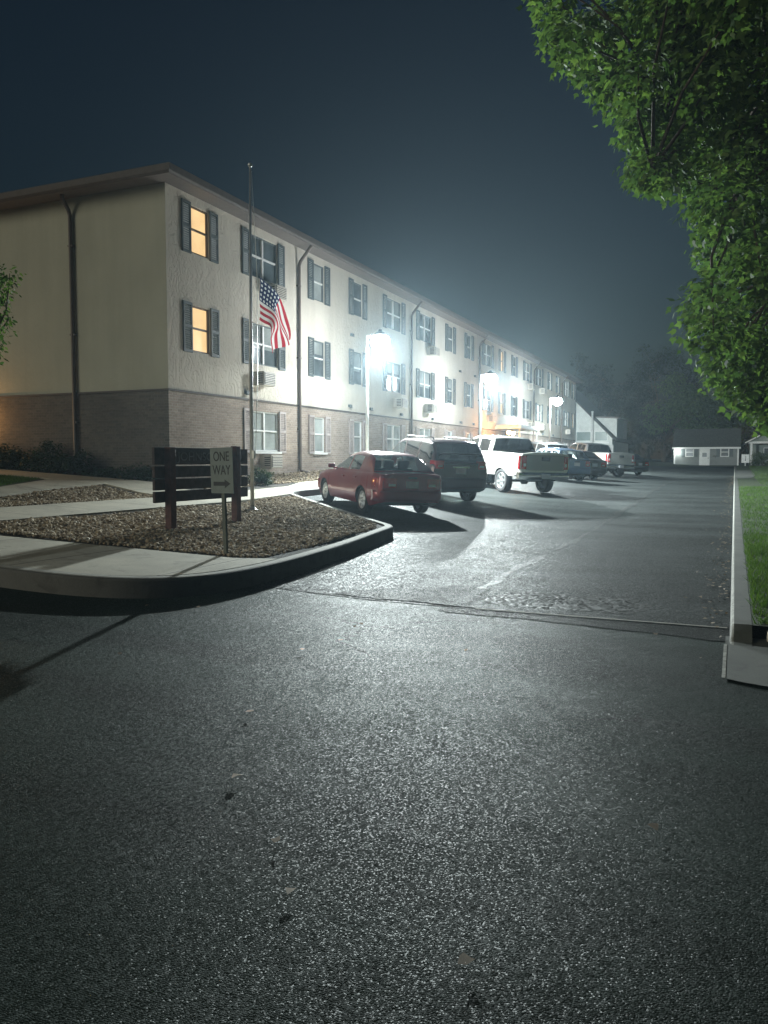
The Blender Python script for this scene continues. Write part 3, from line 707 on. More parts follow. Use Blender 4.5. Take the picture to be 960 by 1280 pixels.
# porch house at the right edge
PO = (5.2, 98, .83)
ph_ = empty('porch_house', PO, label='gabled house with a dark open porch at the right edge', cat='house')
px0, px1, py0, py1, pe, pp = 1.5, 9.5, 95.5, 104, 3.55, 5.75; pm_ = (px0+px1)/2
M_PSID = plain('porch_siding', (.26, .30, .27), .75, scale=2)
MB().add([(px0, py0+2.0, .5), (px1, py0+2.0, .5), (px1, py1, .5), (px0, py1, .5), (px0, py0+2, pe), (px1, py0+2, pe), (px1, py1, pe), (px0, py1, pe)], [(0, 1, 5, 4), (1, 2, 6, 5), (2, 3, 7, 6), (3, 0, 4, 7)]).build('siding_wall', M_PSID, ph_, PO)
MB().add([(px0-.1, py0, pe), (px1+.1, py0, pe), (pm_, py0, pp), (px0-.1, py1, pe), (px1+.1, py1, pe), (pm_, py1, pp)], [(0, 1, 2), (3, 5, 4), (0, 3, 4, 1)]).build('pediment', M_PSID, ph_, PO)
m = MB(); sp = (pp-pe)/(pm_-px0)
for sg, xe in ((-1, px0-.5), (1, px1+.5)):
    z = pe-.5*sp
    m.add([(pm_, py0-.35, pp+.02), (xe, py0-.35, z+.02), (xe, py1+.3, z+.02), (pm_, py1+.3, pp+.02), (pm_, py0-.35, pp+.2), (xe, py0-.35, z+.2), (xe, py1+.3, z+.2), (pm_, py1+.3, pp+.2)], [(0, 1, 5, 4), (1, 2, 6, 5), (2, 3, 7, 6), (4, 5, 6, 7), (0, 3, 2, 1)])
rr = m.build('roof', plain('grey_shingle', (.075, .085, .08), .9), ph_, PO)
m = MB()
for sg, xe in ((-1, px0-.5), (1, px1+.5)): m.tube([(pm_, py0-.4, pp+.1), (xe, py0-.4, pe-.5*sp+.1)], .09, 4)
m.build('rake_board', M_WHITE, rr, PO)
MB().box((pm_, py0-.02, pe-.12), (px1-px0+.3, .2, .22)).build('porch_beam', M_WHITE, ph_, PO)
for xx in (px0+.15, px0+2.6, px1-.15): MB().box((xx, py0, 2.1), (.22, .22, 2.65)).build('porch_post', M_WHITE, ph_, PO)
MB().box((pm_, py0+.9, .85), (px1-px0, 2.1, .3)).build('porch_floor', M_KERB, ph_, PO)
f = MB().box((3.4, py0+1.97, 2.2), (1.0, .08, 1.4)).build('window', M_WHITE, ph_, PO)
MB().box((3.4, py0+1.92, 2.2), (.86, .03, 1.26)).build('pane', plain('house_pane', (.12, .14, .15), .25), f, PO)
# ------------------------------------------------------------------ parking-lot lamps
def light_pole(x, y, label, ay=-.30):
    z = float(I(x, y)); t = empty('lamp_post', (x, y, z), label=label, cat='lamp post', group='lamp posts along the parking row')
    top = 5.70-z+.04
    MB().lathe([(.16, 0), (.16, .05), (.10, .08), (.085, .22), (.05, .26)], 'z', (0, 0, 0), 16).build('pole_base', M_POLE_PAINT, t)
    MB().tube([(0, 0, .1), (0, 0, top+.12)], [.062, .045], 12).build('pole', M_POLE_PAINT, t)
    MB().tube([(0, 0, top+.02), (.12, 0, top+.10), (.30, 0, top+.12)], .025, 8).build('arm', M_POLE_PAINT, t)
    hz_ = top+.10
    hd = MB().lathe([(0, .20), (.06, .20), (.08, .14), (.15, .10), (.20, .04), (.205, .01), (.2, 0)], 'z', (.50, 0, hz_), 24).build('lamp_head', M_DARKMETAL, t)
    MB().lathe([(.19, .0), (.27, -.05), (.325, -.13), (.34, -.22), (.325, -.31), (.27, -.41), (.17, -.49), (.07, -.525), (0, -.53)], 'z', (.50, 0, hz_-.003), 24).build('lens', emit('lamp_lens', (.93, .98, 1.0), LENS), hd)
    col = (.87, .98, .97)
    lamp('lamp_light', 'SPOT', (.50, 0, hz_-.66), LAMP_MAIN, col, t, spot_size=R(158), spot_blend=.55, shadow_soft_size=.10, aim=(.78, ay, -.48))
    lamp('lamp_down', 'SPOT', (.50, 0, hz_-.66), LAMP_DOWN, col, t, spot_size=R(167), spot_blend=.10, shadow_soft_size=.10, aim=(0, .001, -1))
    lamp('lamp_spill', 'POINT', (.50, 0, hz_-.66), LAMP_SPILL, col, t, shadow_soft_size=.10)
    return t
light_pole(-11.9, 25.75, 'lit lamp post rising behind the red sedan')
light_pole(-11.9, 39.5, 'lit lamp post standing behind the silver pickup with the dark tailgate')
light_pole(-11.9, 56.2, 'lit lamp post nearest the far end of the apartment building', .8)
# a bare white pole before the annex
z = float(G(-12.7, 79.6))
t = empty('utility_pole', (-12.75, 79.7, z), label='plain white pole standing in front of the annex garage bands', cat='pole')
MB().tube([(0, 0, 0), (0, 0, 6.15-z)], [.11, .09], 12).build('pole', M_POLE_PAINT, t)
MB().lathe([(.10, 0), (.13, .02), (.12, .10), (0, .14)], 'z', (0, 0, 6.15-z), 12).build('cap', M_POLE_PAINT, t)

# ------------------------------------------------------------------ flagpole and flag
fz = float(I(-8.95, 13.8))
t = empty('flagpole', (-8.95, 13.8, fz), label='slender steel flagpole rising from the rock bed', cat='flagpole')
MB().lathe([(.13, -.02), (.13, .02), (.07, .05), (.05, .10)], 'z', (0, 0, 0), 16).build('pole_base', M_POLE, t)
MB().tube([(0, 0, 0), (.0, 0, 3), (.03, 0, 7.30-fz)], [.040, .036, .020], 12).build('pole', M_POLE, t)
MB().lathe([(0, .09), (.035, .08), (.05, .05), (.035, .015), (.015, 0)], 'z', (.03, 0, 7.28-fz), 14).build('finial', M_POLE, t)
MB().tube([(.085, 0, 1.1), (.14, .02, 2.6), (.16, 0, 3.9), (.17, 0, 4.62), (.12, 0, 5.6), (.06, 0, 7.2-fz)], .006, 6).build('halyard', M_POLE, t)
MB().box((.05, -.02, 1.15), (.05, .05, .16)).build('cleat', M_POLE, t)
def flag_mat():
    m = NT('flag_cloth'); uv = m.n('UVMap', uv_map='flag').outputs[0]; s = m.n('SeparateXYZ', i_Vector=uv); u, v = s.outputs[0], s.outputs[1]
    st = m.math('LESS_THAN', m.math('FRACT', m.math('MULTIPLY', v, 6.5)), .5)
    c = m.mix(st, (.70, .68, .66), (.42, .03, .05))
    inn = m.math('MULTIPLY', m.math('LESS_THAN', u, .40), m.math('GREATER_THAN', v, 6/13))
    a = m.math('SUBTRACT', m.math('FRACT', m.math('MULTIPLY', u, 15.0)), .5); b = m.math('SUBTRACT', m.math('FRACT', m.math('MULTIPLY', m.math('SUBTRACT', v, 6/13), 9.3)), .5)
    star = m.math('LESS_THAN', m.math('ADD', m.math('MULTIPLY', a, a), m.math('MULTIPLY', b, b)), .07)
    c = m.mix(inn, c, m.mix(star, (.022, .035, .095), (.68, .68, .68)))
    m.set(Base_Color=c, Roughness=.85)
    tr = m.n('BsdfTranslucent', i_Color=c); x = m.n('MixShader', i_0=.38); m.put(x.inputs[1], m.b.outputs[0]); m.put(x.inputs[2], tr); m.put(m.out.inputs[0], x); return m.m
# cloth hangs limp: the fly droops to the vertical, folding in on itself
nu, nv = 70, 34; rows = []; uvs = []
hoist = .84; cx = cy_ = cz = 0.
for i in range(nu+1):
    u = i/nu
    if i:
        k = S((u-.22)/.3)
        dv = Vector((.20+.22*k-.34*S((u-.7)/.3), .80*(1-k)+.12*math.sin(u*16), -.42-.55*k)).normalized()*1.52/nu
        cx += dv.x; cy_ += dv.y; cz += dv.z
    wdir = R(-91-62*S((u-.15)/.85)); wl_n = hoist*(1-.34*S(u*1.5)); row = []
    for j in range(nv+1):
        v = j/nv; k = 1-v
        fold = .05*math.sin(k*10+u*4.0)*(.35+u)+.05*math.sin(u*9-k*4)*u
        row.append((cx+math.cos(wdir)*wl_n*k+.03*math.sin(k*8+u*5)*u, cy_+fold, cz+math.sin(wdir)*wl_n*k))
        uvs.append((u, v))
    rows.append(row)
mb = MB(); mb.grid(rows)
fl = mb.build('flag', flag_mat()); fl.location = (-8.72, 13.8, 5.13)
ul = fl.data.uv_layers.new(name='flag')
for lp in fl.data.loops: ul.data[lp.index].uv = uvs[lp.vertex_index]
tag(fl, 'striped red and white flag with dark blue star field hanging limp at half mast', 'flag')

# ------------------------------------------------------------------ wooden sign and one-way sign
def text(s, size, extrude=.008):
    c = bpy.data.curves.new('lettering', 'FONT'); c.body = s; c.size = size; c.extrude = extrude; c.align_x = 'CENTER'; c.align_y = 'CENTER'
    o = bpy.data.objects.new('lettering', c); C.objects.link(o)
    me = bpy.data.meshes.new_from_object(o.evaluated_get(bpy.context.evaluated_depsgraph_get())); bpy.data.objects.remove(o); return me
sz = float(I(-8, 10.8)); SO = (-8.0, 10.9, sz)
ws = empty('wooden_sign', SO, label='dark wooden sign of four slatted boards between two posts', cat='sign')
for y, h_, mt in ((9.95, 1.702, M_REDWOOD), (11.72, 1.745, M_REDWOOD)):
    z0 = float(I(-8, y))-.1
    MB().box((-7.93, y, (z0+h_)/2), (.12, .13, h_-z0)).build('post', mt, ws, SO, bevel=.008)
for k_, (za, zb_) in enumerate(((1.435, 1.70), (1.235, 1.412), (1.045, 1.213), (.855, 1.025))):
    MB().box((-8.02, 10.93, (za+zb_)/2), (.05, 2.52, zb_-za)).build('board', M_SIGNWOOD, ws, SO, bevel=.006)
me = text('JOHNSON', .19)
me.materials.append(M_LETTER)
o = bpy.data.objects.new('lettering', me); C.objects.link(o); o.parent = ws
o.rotation_euler = (R(90), 0, R(90)); o.location = (.005, -.12, 1.555-SO[2]); o.scale = (1.28, 1, 1)
oz = float(I(-5.83, 8.35)); OO = (-5.83, 8.35, oz)
ow = empty('one_way_sign', OO, rot=(R(1.0), R(-.8), R(-13)), label='grey one way sign with right arrow on thin post in rock bed', cat='sign')
MB().box((0, .02, .62), (.055, .03, 1.35)).build('post', plain('green_grey_post', (.10, .11, .09), .5, .4), ow)
pl = MB().box((0, 0, 1.075), (.41, .006, .57)).build('sign_plate', M_SIGNFACE, ow, bevel=.002)
MB().add([(-.155+.0, -.0055, .885+.0), (.05, -.0055, .885), (.05, -.0055, .855), (.155, -.0055, .91), (.05, -.0055, .965), (.05, -.0055, .935), (-.155, -.0055, .935)], [(0, 1, 5, 6), (2, 3, 4)]).build('arrow', M_BLACK, pl)
for s_, z_ in (('ONE', 1.245), ('WAY', 1.075)):
    me = text(s_, .17, .001); me.materials.append(M_BLACK)
    o = bpy.data.objects.new('lettering', me); C.objects.link(o); o.parent = pl; o.rotation_euler = (R(90), 0, 0); o.location = (0, -.0055, z_); o.scale = (.82, 1, 1)
# white double-panel board by the porch house
bz = float(G(1.1, 88))+.1
t = empty('notice_board', (1.02, 90.0, bz), label='small white two panel board on a post left of the porch house', cat='notice board')
MB().box((0, .03, .25), (.09, .08, .7)).build('post', M_POLE_PAINT, t)
pl = MB().box((0, 0, .78), (.72, .06, .86)).build('panel', plain('board_white', (.75, .76, .76), .4), t, bevel=.01)
MB().box((.02, -.035, .80), (.035, .012, .5)).box((.02, -.035, .62), (.10, .013, .09)).build('mark', M_BLACK, pl)
# ------------------------------------------------------------------ vehicles
def interp(tab):
    xs, ys = zip(*sorted(tab)); return lambda x: float(np.interp(x, xs, ys))
WHEELS = {}
def wheel_meshes(r, wdt, style):
    key = (r, wdt, style)
    if key in WHEELS: return WHEELS[key]
    ri = r*.66; h = wdt/2
    ty = MB().lathe([(ri, -h*.8), (ri+.02, -h*.96), (r*.90, -h), (r*.97, -h*.86), (r, -h*.55), (r, h*.55), (r*.97, h*.86), (r*.90, h), (ri+.02, h*.96), (ri, h*.8)], 'y', n=30)
    for q in range(30):
        a = 2*math.pi*q/30
        for sg in (-1, 1): ty.box((r*.992*math.cos(a), sg*h*.45, r*.992*math.sin(a)), (.012, h*.5, .035), Matrix.Rotation(-a, 3, 'Y'))
    rm = MB().lathe([(ri+.004, -h*.7), (ri+.004, h*.86), (ri-.012, h*.90), (ri-.03, h*.80), (ri-.04, h*.2)], 'y', n=30)
    rm.lathe([(ri-.035, h*.18), (0, h*.18)], 'y', n=30, m=1)
    rm.lathe([(.075, h*.3), (.07, h*.72), (.035, h*.80), (0, h*.80)], 'y', n=16)
    ns = 5 if style == 5 else 6
    for q in range(ns):
        a = 2*math.pi*q/ns+.3; L = ri-.05
        wd0, wd1 = (.085, .06) if style == 5 else (.10, .085)
        u = Vector((math.cos(a), 0, math.sin(a))); v = Vector((-math.sin(a), 0, math.cos(a)))
        p = []
        for rr, ww, yy in ((.05, wd0, h*.74), (ri-.015, wd1, h*.80)):
            for sg in (-1, 1):
                for dy in (0, -.035): p.append(u*rr+v*sg*ww/2+Vector((0, yy+dy, 0)))
        rm.add(p, [(0, 2, 6, 4), (1, 5, 7, 3), (0, 4, 5, 1), (2, 3, 7, 6)])
    for q in range(5):
        a = 2*math.pi*q/5; rm.box((.045*math.cos(a), h*.77, .045*math.sin(a)), (.016, .03, .016), m=1)
    WHEELS[key] = (ty, rm); return WHEELS[key]

def vehicle(name, label, cat, sp, rear, heading, col, group=None):
    W, wb, ro, fo, r = sp['W'], sp['wb'], sp['ro'], sp['fo'], sp['r']
    hd = Vector((-math.sin(R(heading)), math.cos(R(heading)), 0)); lf = Vector((-hd.y, hd.x, 0))
    P0 = Vector((rear[0], rear[1], 0)); gz = lambda p: float(G(p.x, p.y))+.012
    zr0 = (gz(P0+lf*.75)+gz(P0-lf*.75))/2; zf0 = gz(P0+hd*wb)
    X = Vector((hd.x*wb, hd.y*wb, zf0-zr0)).normalized(); Yv = Vector((lf.x*1.5, lf.y*1.5, gz(P0+lf*.75)-gz(P0-lf*.75))).normalized()
    Z = X.cross(Yv).normalized(); Yv = Z.cross(X)
    root = empty(name, (P0.x, P0.y, zr0), Matrix((X, Yv, Z)).transposed().to_euler(), label=label, cat=cat, group=group)
    body_m = paint(name+'_paint', col, sp.get('rough', .28), sp.get('metal', .35))
    zs, zb, hwf, zroof = interp(sp['deck']), interp(sp['base']), interp(sp['half']), interp(sp['roof'])
    xa, xb = sp['roof'][-1][0], sp['roof'][0][0]            # windscreen foot, rear window foot
    front, rearx = wb+fo, -ro
    ra = r*1.16
    def base(x):
        z = zb(x)
        for xw in (0, wb):
            d = abs(x-xw)
            if d < ra: z = max(z, math.sqrt(ra*ra-d*d)+r*.93)
        return z
    arch = []
    for xw in (0, wb): arch += [xw+ra*math.cos(q) for q in np.linspace(0, math.pi, 15)]+[xw-ra-.004, xw+ra+.004]
    xs = np.unique(np.round(np.concatenate([np.linspace(rearx, front, 46), arch, [p[0] for p in sp['deck']], [p[0] for p in sp['half']], sp.get('cuts', [])]), 3))
    xs = [x for i, x in enumerate(xs) if i == 0 or x-xs[i-1] > .003]
    bed = sp.get('bed')
    def side_y(x, z):
        h = hwf(x); a, b = zb(x), zs(x); t = min(1, max(0, (z-a)/(b-a)))
        return h*float(np.interp(t, [0, .12, .3, .68, .93, 1], [.93, .97, 1.0, 1.0, .975, .93]))
    rows = []
    for x in xs:
        h, s_, b = hwf(x), zs(x), base(x); cr = sp.get('crown', .035)
        inb = bed and bed[0] < x < bed[1]
        zz = [b, b+.25*(s_-b), b+.55*(s_-b), max(s_-.10, b+.6*(s_-b)), max(s_-.03, b+.7*(s_-b)), s_]
        hp = [(0, b), (h*.78, b)]+[(side_y(x, q), q) for q in zz]
        hp += ([(h*.86, s_-.005), (h*.85, bed[2]), (0, bed[2])] if inb else [(h*.86, s_+.004), (h*.5, s_+cr), (0, s_+cr*1.2)])
        rows.append((x, hp))
    n = len(rows[0][1]); body = MB()
    V = []; idx = {}
    for i, (x, hp) in enumerate(rows):
        for j, (y, z) in enumerate(hp):
            for sg in (1, -1):
                if j in (0, n-1) and sg == -1: idx[i, j, -1] = idx[i, j, 1]; continue
                idx[i, j, sg] = len(V); V.append((x, sg*y, z))
    body.v = V
    def face(q, m, sm): body.f.append(q); body.m.append(m); body.s.append(sm)
    for i in range(len(rows)-1):
        xm = (rows[i][0]+rows[i+1][0])/2; cabin = xb-.02 < xm < xa-.05
        for j in range(n-1):
            m = 1 if j < 2 else (2 if (j >= 8 and cabin) else 0)
            if bed and bed[0] < xm < bed[1] and j >= 8: m = 1
            face([idx[i, j, 1], idx[i, j+1, 1], idx[i+1, j+1, 1], idx[i+1, j, 1]], m, 2 <= j < 9)
            face([idx[i, j, -1], idx[i+1, j, -1], idx[i+1, j+1, -1], idx[i, j+1, -1]], m, 2 <= j < 9)
    for i in (0, len(rows)-1):
        loop = [idx[i, j, 1] for j in range(n)]+[idx[i, j, -1] for j in range(n-2, 0, -1)]
        face(loop if i else loop[::-1], 0, False)
    # greenhouse
    wins = sp['wins']
    gx = np.unique(np.round(np.concatenate([np.linspace(xb, xa, 34), [p[0] for p in sp['roof']], [q for a in wins for q in a], sp['screen'], sp['back']]), 3))
    gx = [x for i, x in enumerate(gx) if i == 0 or x-gx[i-1] > .012 or i == len(gx)-1]
    Hm = max(p[1] for p in sp['roof'])-zs((xa+xb)/2); tw = sp['top']
    gr = []
    for x in gx:
        h, s_ = hwf(x)*.925, zs(x); z1 = max(zroof(x), s_+.004); hh = z1-s_; fr = min(1, hh/.3)
        yy = lambda z: h*(1-(1-tw)*min(1, max(0, (z-s_)/Hm)))
        za, zb_ = s_+.045*fr, z1-.085*fr
        gr.append([(yy(s_), s_-.004), (yy(za), za), (yy(zb_), zb_), (yy(z1)-.02*fr, z1-.03*fr), (yy(z1)-.075*fr, z1), (yy(z1)*.5, z1+.014), (0, z1+.019)])
    top = MB(); gl = {}
    for i in range(len(gx)-1):
        xm = (gx[i]+gx[i+1])/2
        for j in range(6):
            dest = top; key = None
            if j == 1:
                for k_, (a, b) in enumerate(wins):
                    if a < xm < b: key = ('side_window', k_)
            if j in (4, 5):
                if sp['screen'][0] < xm < sp['screen'][1]: key = ('windshield', 0)
                if sp['back'][0] < xm < sp['back'][1]: key = ('rear_window', 0)
            for sg in (1, -1):
                kk = key if key is None or key[0] != 'side_window' else (*key, sg)
                d = top if key is None else gl.setdefault(kk, MB())
                q = [(gx[i], sg*gr[i][j][0], gr[i][j][1]), (gx[i], sg*gr[i][j+1][0], gr[i][j+1][1]), (gx[i+1], sg*gr[i+1][j+1][0], gr[i+1][j+1][1]), (gx[i+1], sg*gr[i+1][j][0], gr[i+1][j][1])]
                d.add(q, [(0, 1, 2, 3) if sg == 1 else (0, 3, 2, 1)], 0, True)
    b0 = len(body.v); body.v += top.v; body.f += [[q+b0 for q in f] for f in top.f]; body.m += [0]*len(top.f); body.s += [True]*len(top.f)
    bo = body.build('body', [body_m, M_PLASTIC, M_SEAT], root)
    bm = bmesh.new(); bm.from_mesh(bo.data); bmesh.ops.remove_doubles(bm, verts=bm.verts, dist=.0008); bmesh.ops.recalc_face_normals(bm, faces=bm.faces)
    for e in bm.edges:
        if len(e.link_faces) == 2 and e.calc_face_angle(0) > R(38): e.smooth = False
    bm.to_mesh(bo.data); bm.free()
    tint = sp.get('tint', 0)
    for key, d in gl.items():
        dark = tint and (key[0] == 'rear_window' or (key[0] == 'side_window' and key[1] < tint))
        g = d.build(key[0], M_TINT if dark else M_GLASS, root)
        bm = bmesh.new(); bm.from_mesh(g.data); bmesh.ops.remove_doubles(bm, verts=bm.verts, dist=.001); bm.to_mesh(g.data); bm.free()
    # doors: panels a few millimetres proud of the side, with a handle each
    for (a, b, dz) in sp['doors']:
        for sg in (1, -1):
            rws = []
            for x in np.linspace(a, b, 10):
                lo = max(zb(x)+.10, base(x)+.03); hi = zs(x)-.012
                rws.append([(x, sg*(side_y(x, z)+.005), z) for z in np.linspace(lo, hi, 9)])
            d = MB().grid(rws).build('door', body_m, root)
            hx = a+.10; z = zs(hx)-.13
            MB().box((hx+.06, sg*(side_y(hx, z)+.028), z), (.19, .03, .035)).build('handle', M_CHROME if sp.get('chrome') else body_m, d, bevel=.008)
    # bumpers, lamps, plate, mirrors
    def bar(nm, x0, dx, z0, z1, mat, yk=.97):
        m = MB(); rows_ = []
        for t in np.linspace(-1, 1, 17):
            s = -1 if dx < 0 else 1; y = t*W*yk
            cand = [x for x in np.linspace(rearx, front, 240) if hwf(x) >= abs(y)-.005] or [0]
            xe = max(cand) if s > 0 else min(cand)
            xx = xe+s*.045*(1-.7*abs(t)**3); y *= 1+.02*abs(t)**4
            rows_.append([(xe-s*.16, y*.97, z0), (xx-s*.02, y, z0), (xx+s*.02, y, z0+.05), (xx+s*.025, y, z1-.05), (xx-s*.01, y, z1), (xe-s*.16, y*.97, z1)])
        m.grid(rows_); m.add(rows_[0]+rows_[-1], [(0, 1, 2, 3, 4, 5), (11, 10, 9, 8, 7, 6)])
        return m.build(nm, mat, root)
    bz = sp['bumper']
    bar('rear_bumper', rearx, -.07, bz[0], bz[1], M_CHROME if sp.get('chrome') else body_m)
    bar('front_bumper', front, .07, bz[0], bz[1], M_CHROME if sp.get('chrome') else body_m)
    for sg in (1, -1):
        tz0, tz1, tw_ = sp['tail']
        y1 = hwf(rearx)*.955
        m = MB(); yin = y1-tw_
        prof_ = [(rearx-.012, yin), (rearx-.016, y1-.03), (rearx+.02, side_y(rearx+.02, (tz0+tz1)/2)+.010), (rearx+sp.get('tailwrap', .16), side_y(rearx+sp.get('tailwrap', .16), (tz0+tz1)/2)+.008)]
        m.grid([[(x, sg*y, z) for x, y in prof_] for z in np.linspace(tz0, tz1, 5)]); m.grid([[(x+.05, sg*(y-.04), z) for x, y in prof_] for z in (tz0, tz1)])
        m.grid([[(x, sg*y, tz1) for x, y in prof_], [(x+.05, sg*(y-.04), tz1) for x, y in prof_]]); m.grid([[(x, sg*y, tz0) for x, y in prof_], [(x+.05, sg*(y-.04), tz0) for x, y in prof_]])
        tl = m.build('taillight', M_TAIL, root)
        MB().box((rearx-.022, sg*(yin+tw_*.42), tz0+(tz1-tz0)*.32), (.02, tw_*.5, (tz1-tz0)*.24)).build('reverse_lens', M_LAMPGLASS, tl, bevel=.004)
        hz = sp['head']; yh = hwf(front)*.93
        m = MB(); pr = [(front+.012, yh-.30), (front+.014, yh-.02), (front-.03, side_y(front-.03, hz)+.008), (front-.26, side_y(front-.26, hz)+.008)]
        m.grid([[(x, sg*y, z) for x, y in pr] for z in np.linspace(hz-.08, hz+.08, 5)])
        m.build('headlight', M_LAMPGLASS, root)
        mx = wins[-1][1]-.12; mz = zs(mx)+.10
        m = MB().box((mx, sg*(hwf(mx)*.93+.13), mz), (.09, .17, .11)); m.box((mx+.02, sg*(hwf(mx)*.93+.02), mz-.05), (.05, .12, .04))
        m.build('side_mirror', body_m if not sp.get('chrome') else M_PLASTIC, root, bevel=.03)
    MB().box((rearx-.02-sp.get('plate_out', 0), 0, sp['plate']), (.012, .31, .155)).build('license_plate', M_PLATE, root, bevel=.004)
    MB().box((front+.015, 0, sp['head']-.02), (.03, .9, .15)).build('grille', M_PLASTIC, root, bevel=.01)
    # trunk lid / tailgate panel
    t0, t1, twd = sp['gate']
    gt = MB().grid([[(rearx-.008-.012*(1-abs(v)**2), twd*v, z) for v in np.linspace(-1, 1, 9)] for z in np.linspace(t0, t1, 5)])
    gt = gt.build('tailgate', paint(name+'_gate', sp['gatecol'], .4, .2) if 'gatecol' in sp else body_m, root)
    MB().box((rearx-.03, 0, sp['badge'][0]), (.02, sp['badge'][1], sp['badge'][2])).build('gate_handle', M_PLASTIC if not sp.get('gate_chrome') else M_CHROME, gt, bevel=.006)
    # seats
    for x, z in sp['seats']:
        for y in (.36, -.36):
            yy = y*W/.86
            m = MB().box((x, yy, zs(x)-.02), (.14, .50, .24), Matrix.Rotation(R(-10), 3, 'Y')); m.box((x-.03, yy, zs(x)+.19), (.10, .27, .19), Matrix.Rotation(R(-10), 3, 'Y'))
            m.build('seat', M_SEAT, root, bevel=.03)
    MB().lathe([(.165, -.012), (.185, 0), (.165, .012)], 'x', (xa-.85, .36, zs(xa)-.01), 20).build('steering_wheel', M_PLASTIC, root)
    if sp.get('rails'):
        for sg in (1, -1):
            zt = zroof(.5); yv = hwf(.5)*.925*tw-.08
            MB().tube([(-.45, sg*yv, zt-.01), (-.40, sg*yv, zt+.05), (1.25, sg*yv, zt+.055), (1.35, sg*yv, zt)], .018, 8).build('roof_rail', M_DARKMETAL, root)
    if sp.get('spoiler'):
        MB().box((xb+.05, 0, zroof(xb+.12)-.0), (.24, W*1.25, .03), Matrix.Rotation(R(8), 3, 'Y')).build('spoiler', body_m, root, bevel=.01)
    # underbody, axle, exhaust
    MB().box((wb/2, 0, sp['base'][1][1]+.02), (wb-2*ra, W*1.5, .10)).build('underbody', M_PLASTIC, root)
    m = MB().tube([(0, -W*.75, r), (0, W*.75, r)], .045, 8); m.lathe([(.02, -.16), (.12, -.09), (.12, .09), (.02, .16)], 'y', (0, 0, r), 12); m.tube([(.9, -.4, .30+sp.get('lift', 0)), (rearx+.02, -.45, .30+sp.get('lift', 0))], .03, 8)
    m.build('rear_axle', M_PLASTIC, root)
    ty, rm = wheel_meshes(r, sp['tyre'], sp['spokes']); first = None
    for xw in (0, wb):
        for sg in (1, -1):
            wy = W-sp['tyre']/2-.035
            wh = empty('wheel', (xw, sg*wy, r), (0, random.uniform(0, 6), 0 if sg == 1 else 0)); wh.parent = root
            if sg == -1: wh.rotation_euler = (0, 0, math.pi)
            if first is None: first = (ty.build('tyre', M_RUBBER, wh), rm.build('rim', [M_ALLOY, M_PLASTIC], wh))
            else:
                for q in first: c = q.copy(); C.objects.link(c); c.parent = wh
    return root

SEDAN = dict(W=.86, wb=2.60, ro=.98, fo=.90, r=.31, tyre=.20, spokes=6, crown=.03, top=.74,
    deck=[(-.98, .90), (-.94, .965), (-.55, .985), (.5, .945), (2.05, .905), (2.6, .86), (3.2, .77), (3.45, .68), (3.5, .60)],
    base=[(-.98, .34), (-.5, .22), (3.1, .20), (3.5, .30)],
    half=[(-.98, .72), (-.90, .80), (-.6, .845), (0, .86), (2.6, .86), (3.1, .83), (3.4, .72), (3.5, .60)],
    roof=[(-.58, .99), (-.15, 1.30), (.12, 1.385), (.6, 1.415), (1.0, 1.405), (1.35, 1.34), (2.12, .905)],
    wins=[(.0, .27), (.33, .98), (1.06, 1.98)][1:], screen=(1.36, 2.08), back=(-.54, .02), doors=[(.22, 1.01, 0), (1.03, 2.02, 0)], bumper=(.36, .60), tail=(.66, .88, .32), head=.60,
    plate=.74, gate=(.63, .955, .48), badge=(.90, .22, .035), gate_chrome=0, seats=[(.35, 0), (1.25, 0)], tailwrap=.24)
SUV = dict(W=.95, wb=2.85, ro=.95, fo=.92, r=.36, tyre=.24, spokes=5, crown=.04, top=.80, tint=2,
    deck=[(-.95, 1.06), (-.90, 1.10), (1.0, 1.09), (2.35, 1.06), (3.1, .98), (3.6, .86), (3.77, .74)],
    base=[(-.95, .42), (-.5, .30), (3.3, .28), (3.77, .40)],
    half=[(-.95, .84), (-.86, .90), (-.5, .94), (0, .95), (2.85, .95), (3.4, .91), (3.65, .80), (3.77, .68)],
    roof=[(-.93, 1.10), (-.74, 1.55), (-.62, 1.69), (-.3, 1.74), (.6, 1.77), (1.3, 1.75), (1.62, 1.67), (2.42, 1.06)],
    wins=[(-.72, .05), (.16, 1.0), (1.08, 2.28)], screen=(1.64, 2.38), back=(-.90, -.66), doors=[(.32, 1.04, 0), (1.06, 2.15, 0)], bumper=(.44, .74), tail=(.98, 1.20, .26), head=.80,
    plate=.92, gate=(.76, 1.06, .62), badge=(1.03, .55, .05), gate_chrome=1, seats=[(.25, 0), (1.35, 0)], tailwrap=.2, rails=1, spoiler=1)
VAN = dict(SUV); VAN.update(tint=2, rails=0)
HATCH = dict(W=.86, wb=2.60, ro=.72, fo=.86, r=.31, tyre=.20, spokes=5, crown=.03, top=.76, tint=0,
    deck=[(-.72, .92), (-.66, .97), (.5, .95), (2.1, .90), (2.7, .85), (3.25, .74), (3.46, .60)],
    base=[(-.72, .36), (-.4, .22), (3.1, .20), (3.46, .30)],
    half=[(-.72, .74), (-.64, .81), (-.3, .85), (0, .86), (2.6, .86), (3.1, .83), (3.36, .72), (3.46, .60)],
    roof=[(-.70, .97), (-.42, 1.25), (-.28, 1.38), (.3, 1.45), (.9, 1.46), (1.3, 1.40), (2.2, .90)],
    wins=[(-.22, .24), (.32, 1.0), (1.08, 2.05)], screen=(1.32, 2.16), back=(-.67, -.30), doors=[(.24, 1.03, 0), (1.05, 2.06, 0)], bumper=(.36, .62), tail=(.70, .93, .24), head=.64,
    plate=.78, gate=(.64, .94, .52), badge=(.90, .25, .035), seats=[(.35, 0), (1.3, 0)], tailwrap=.22)
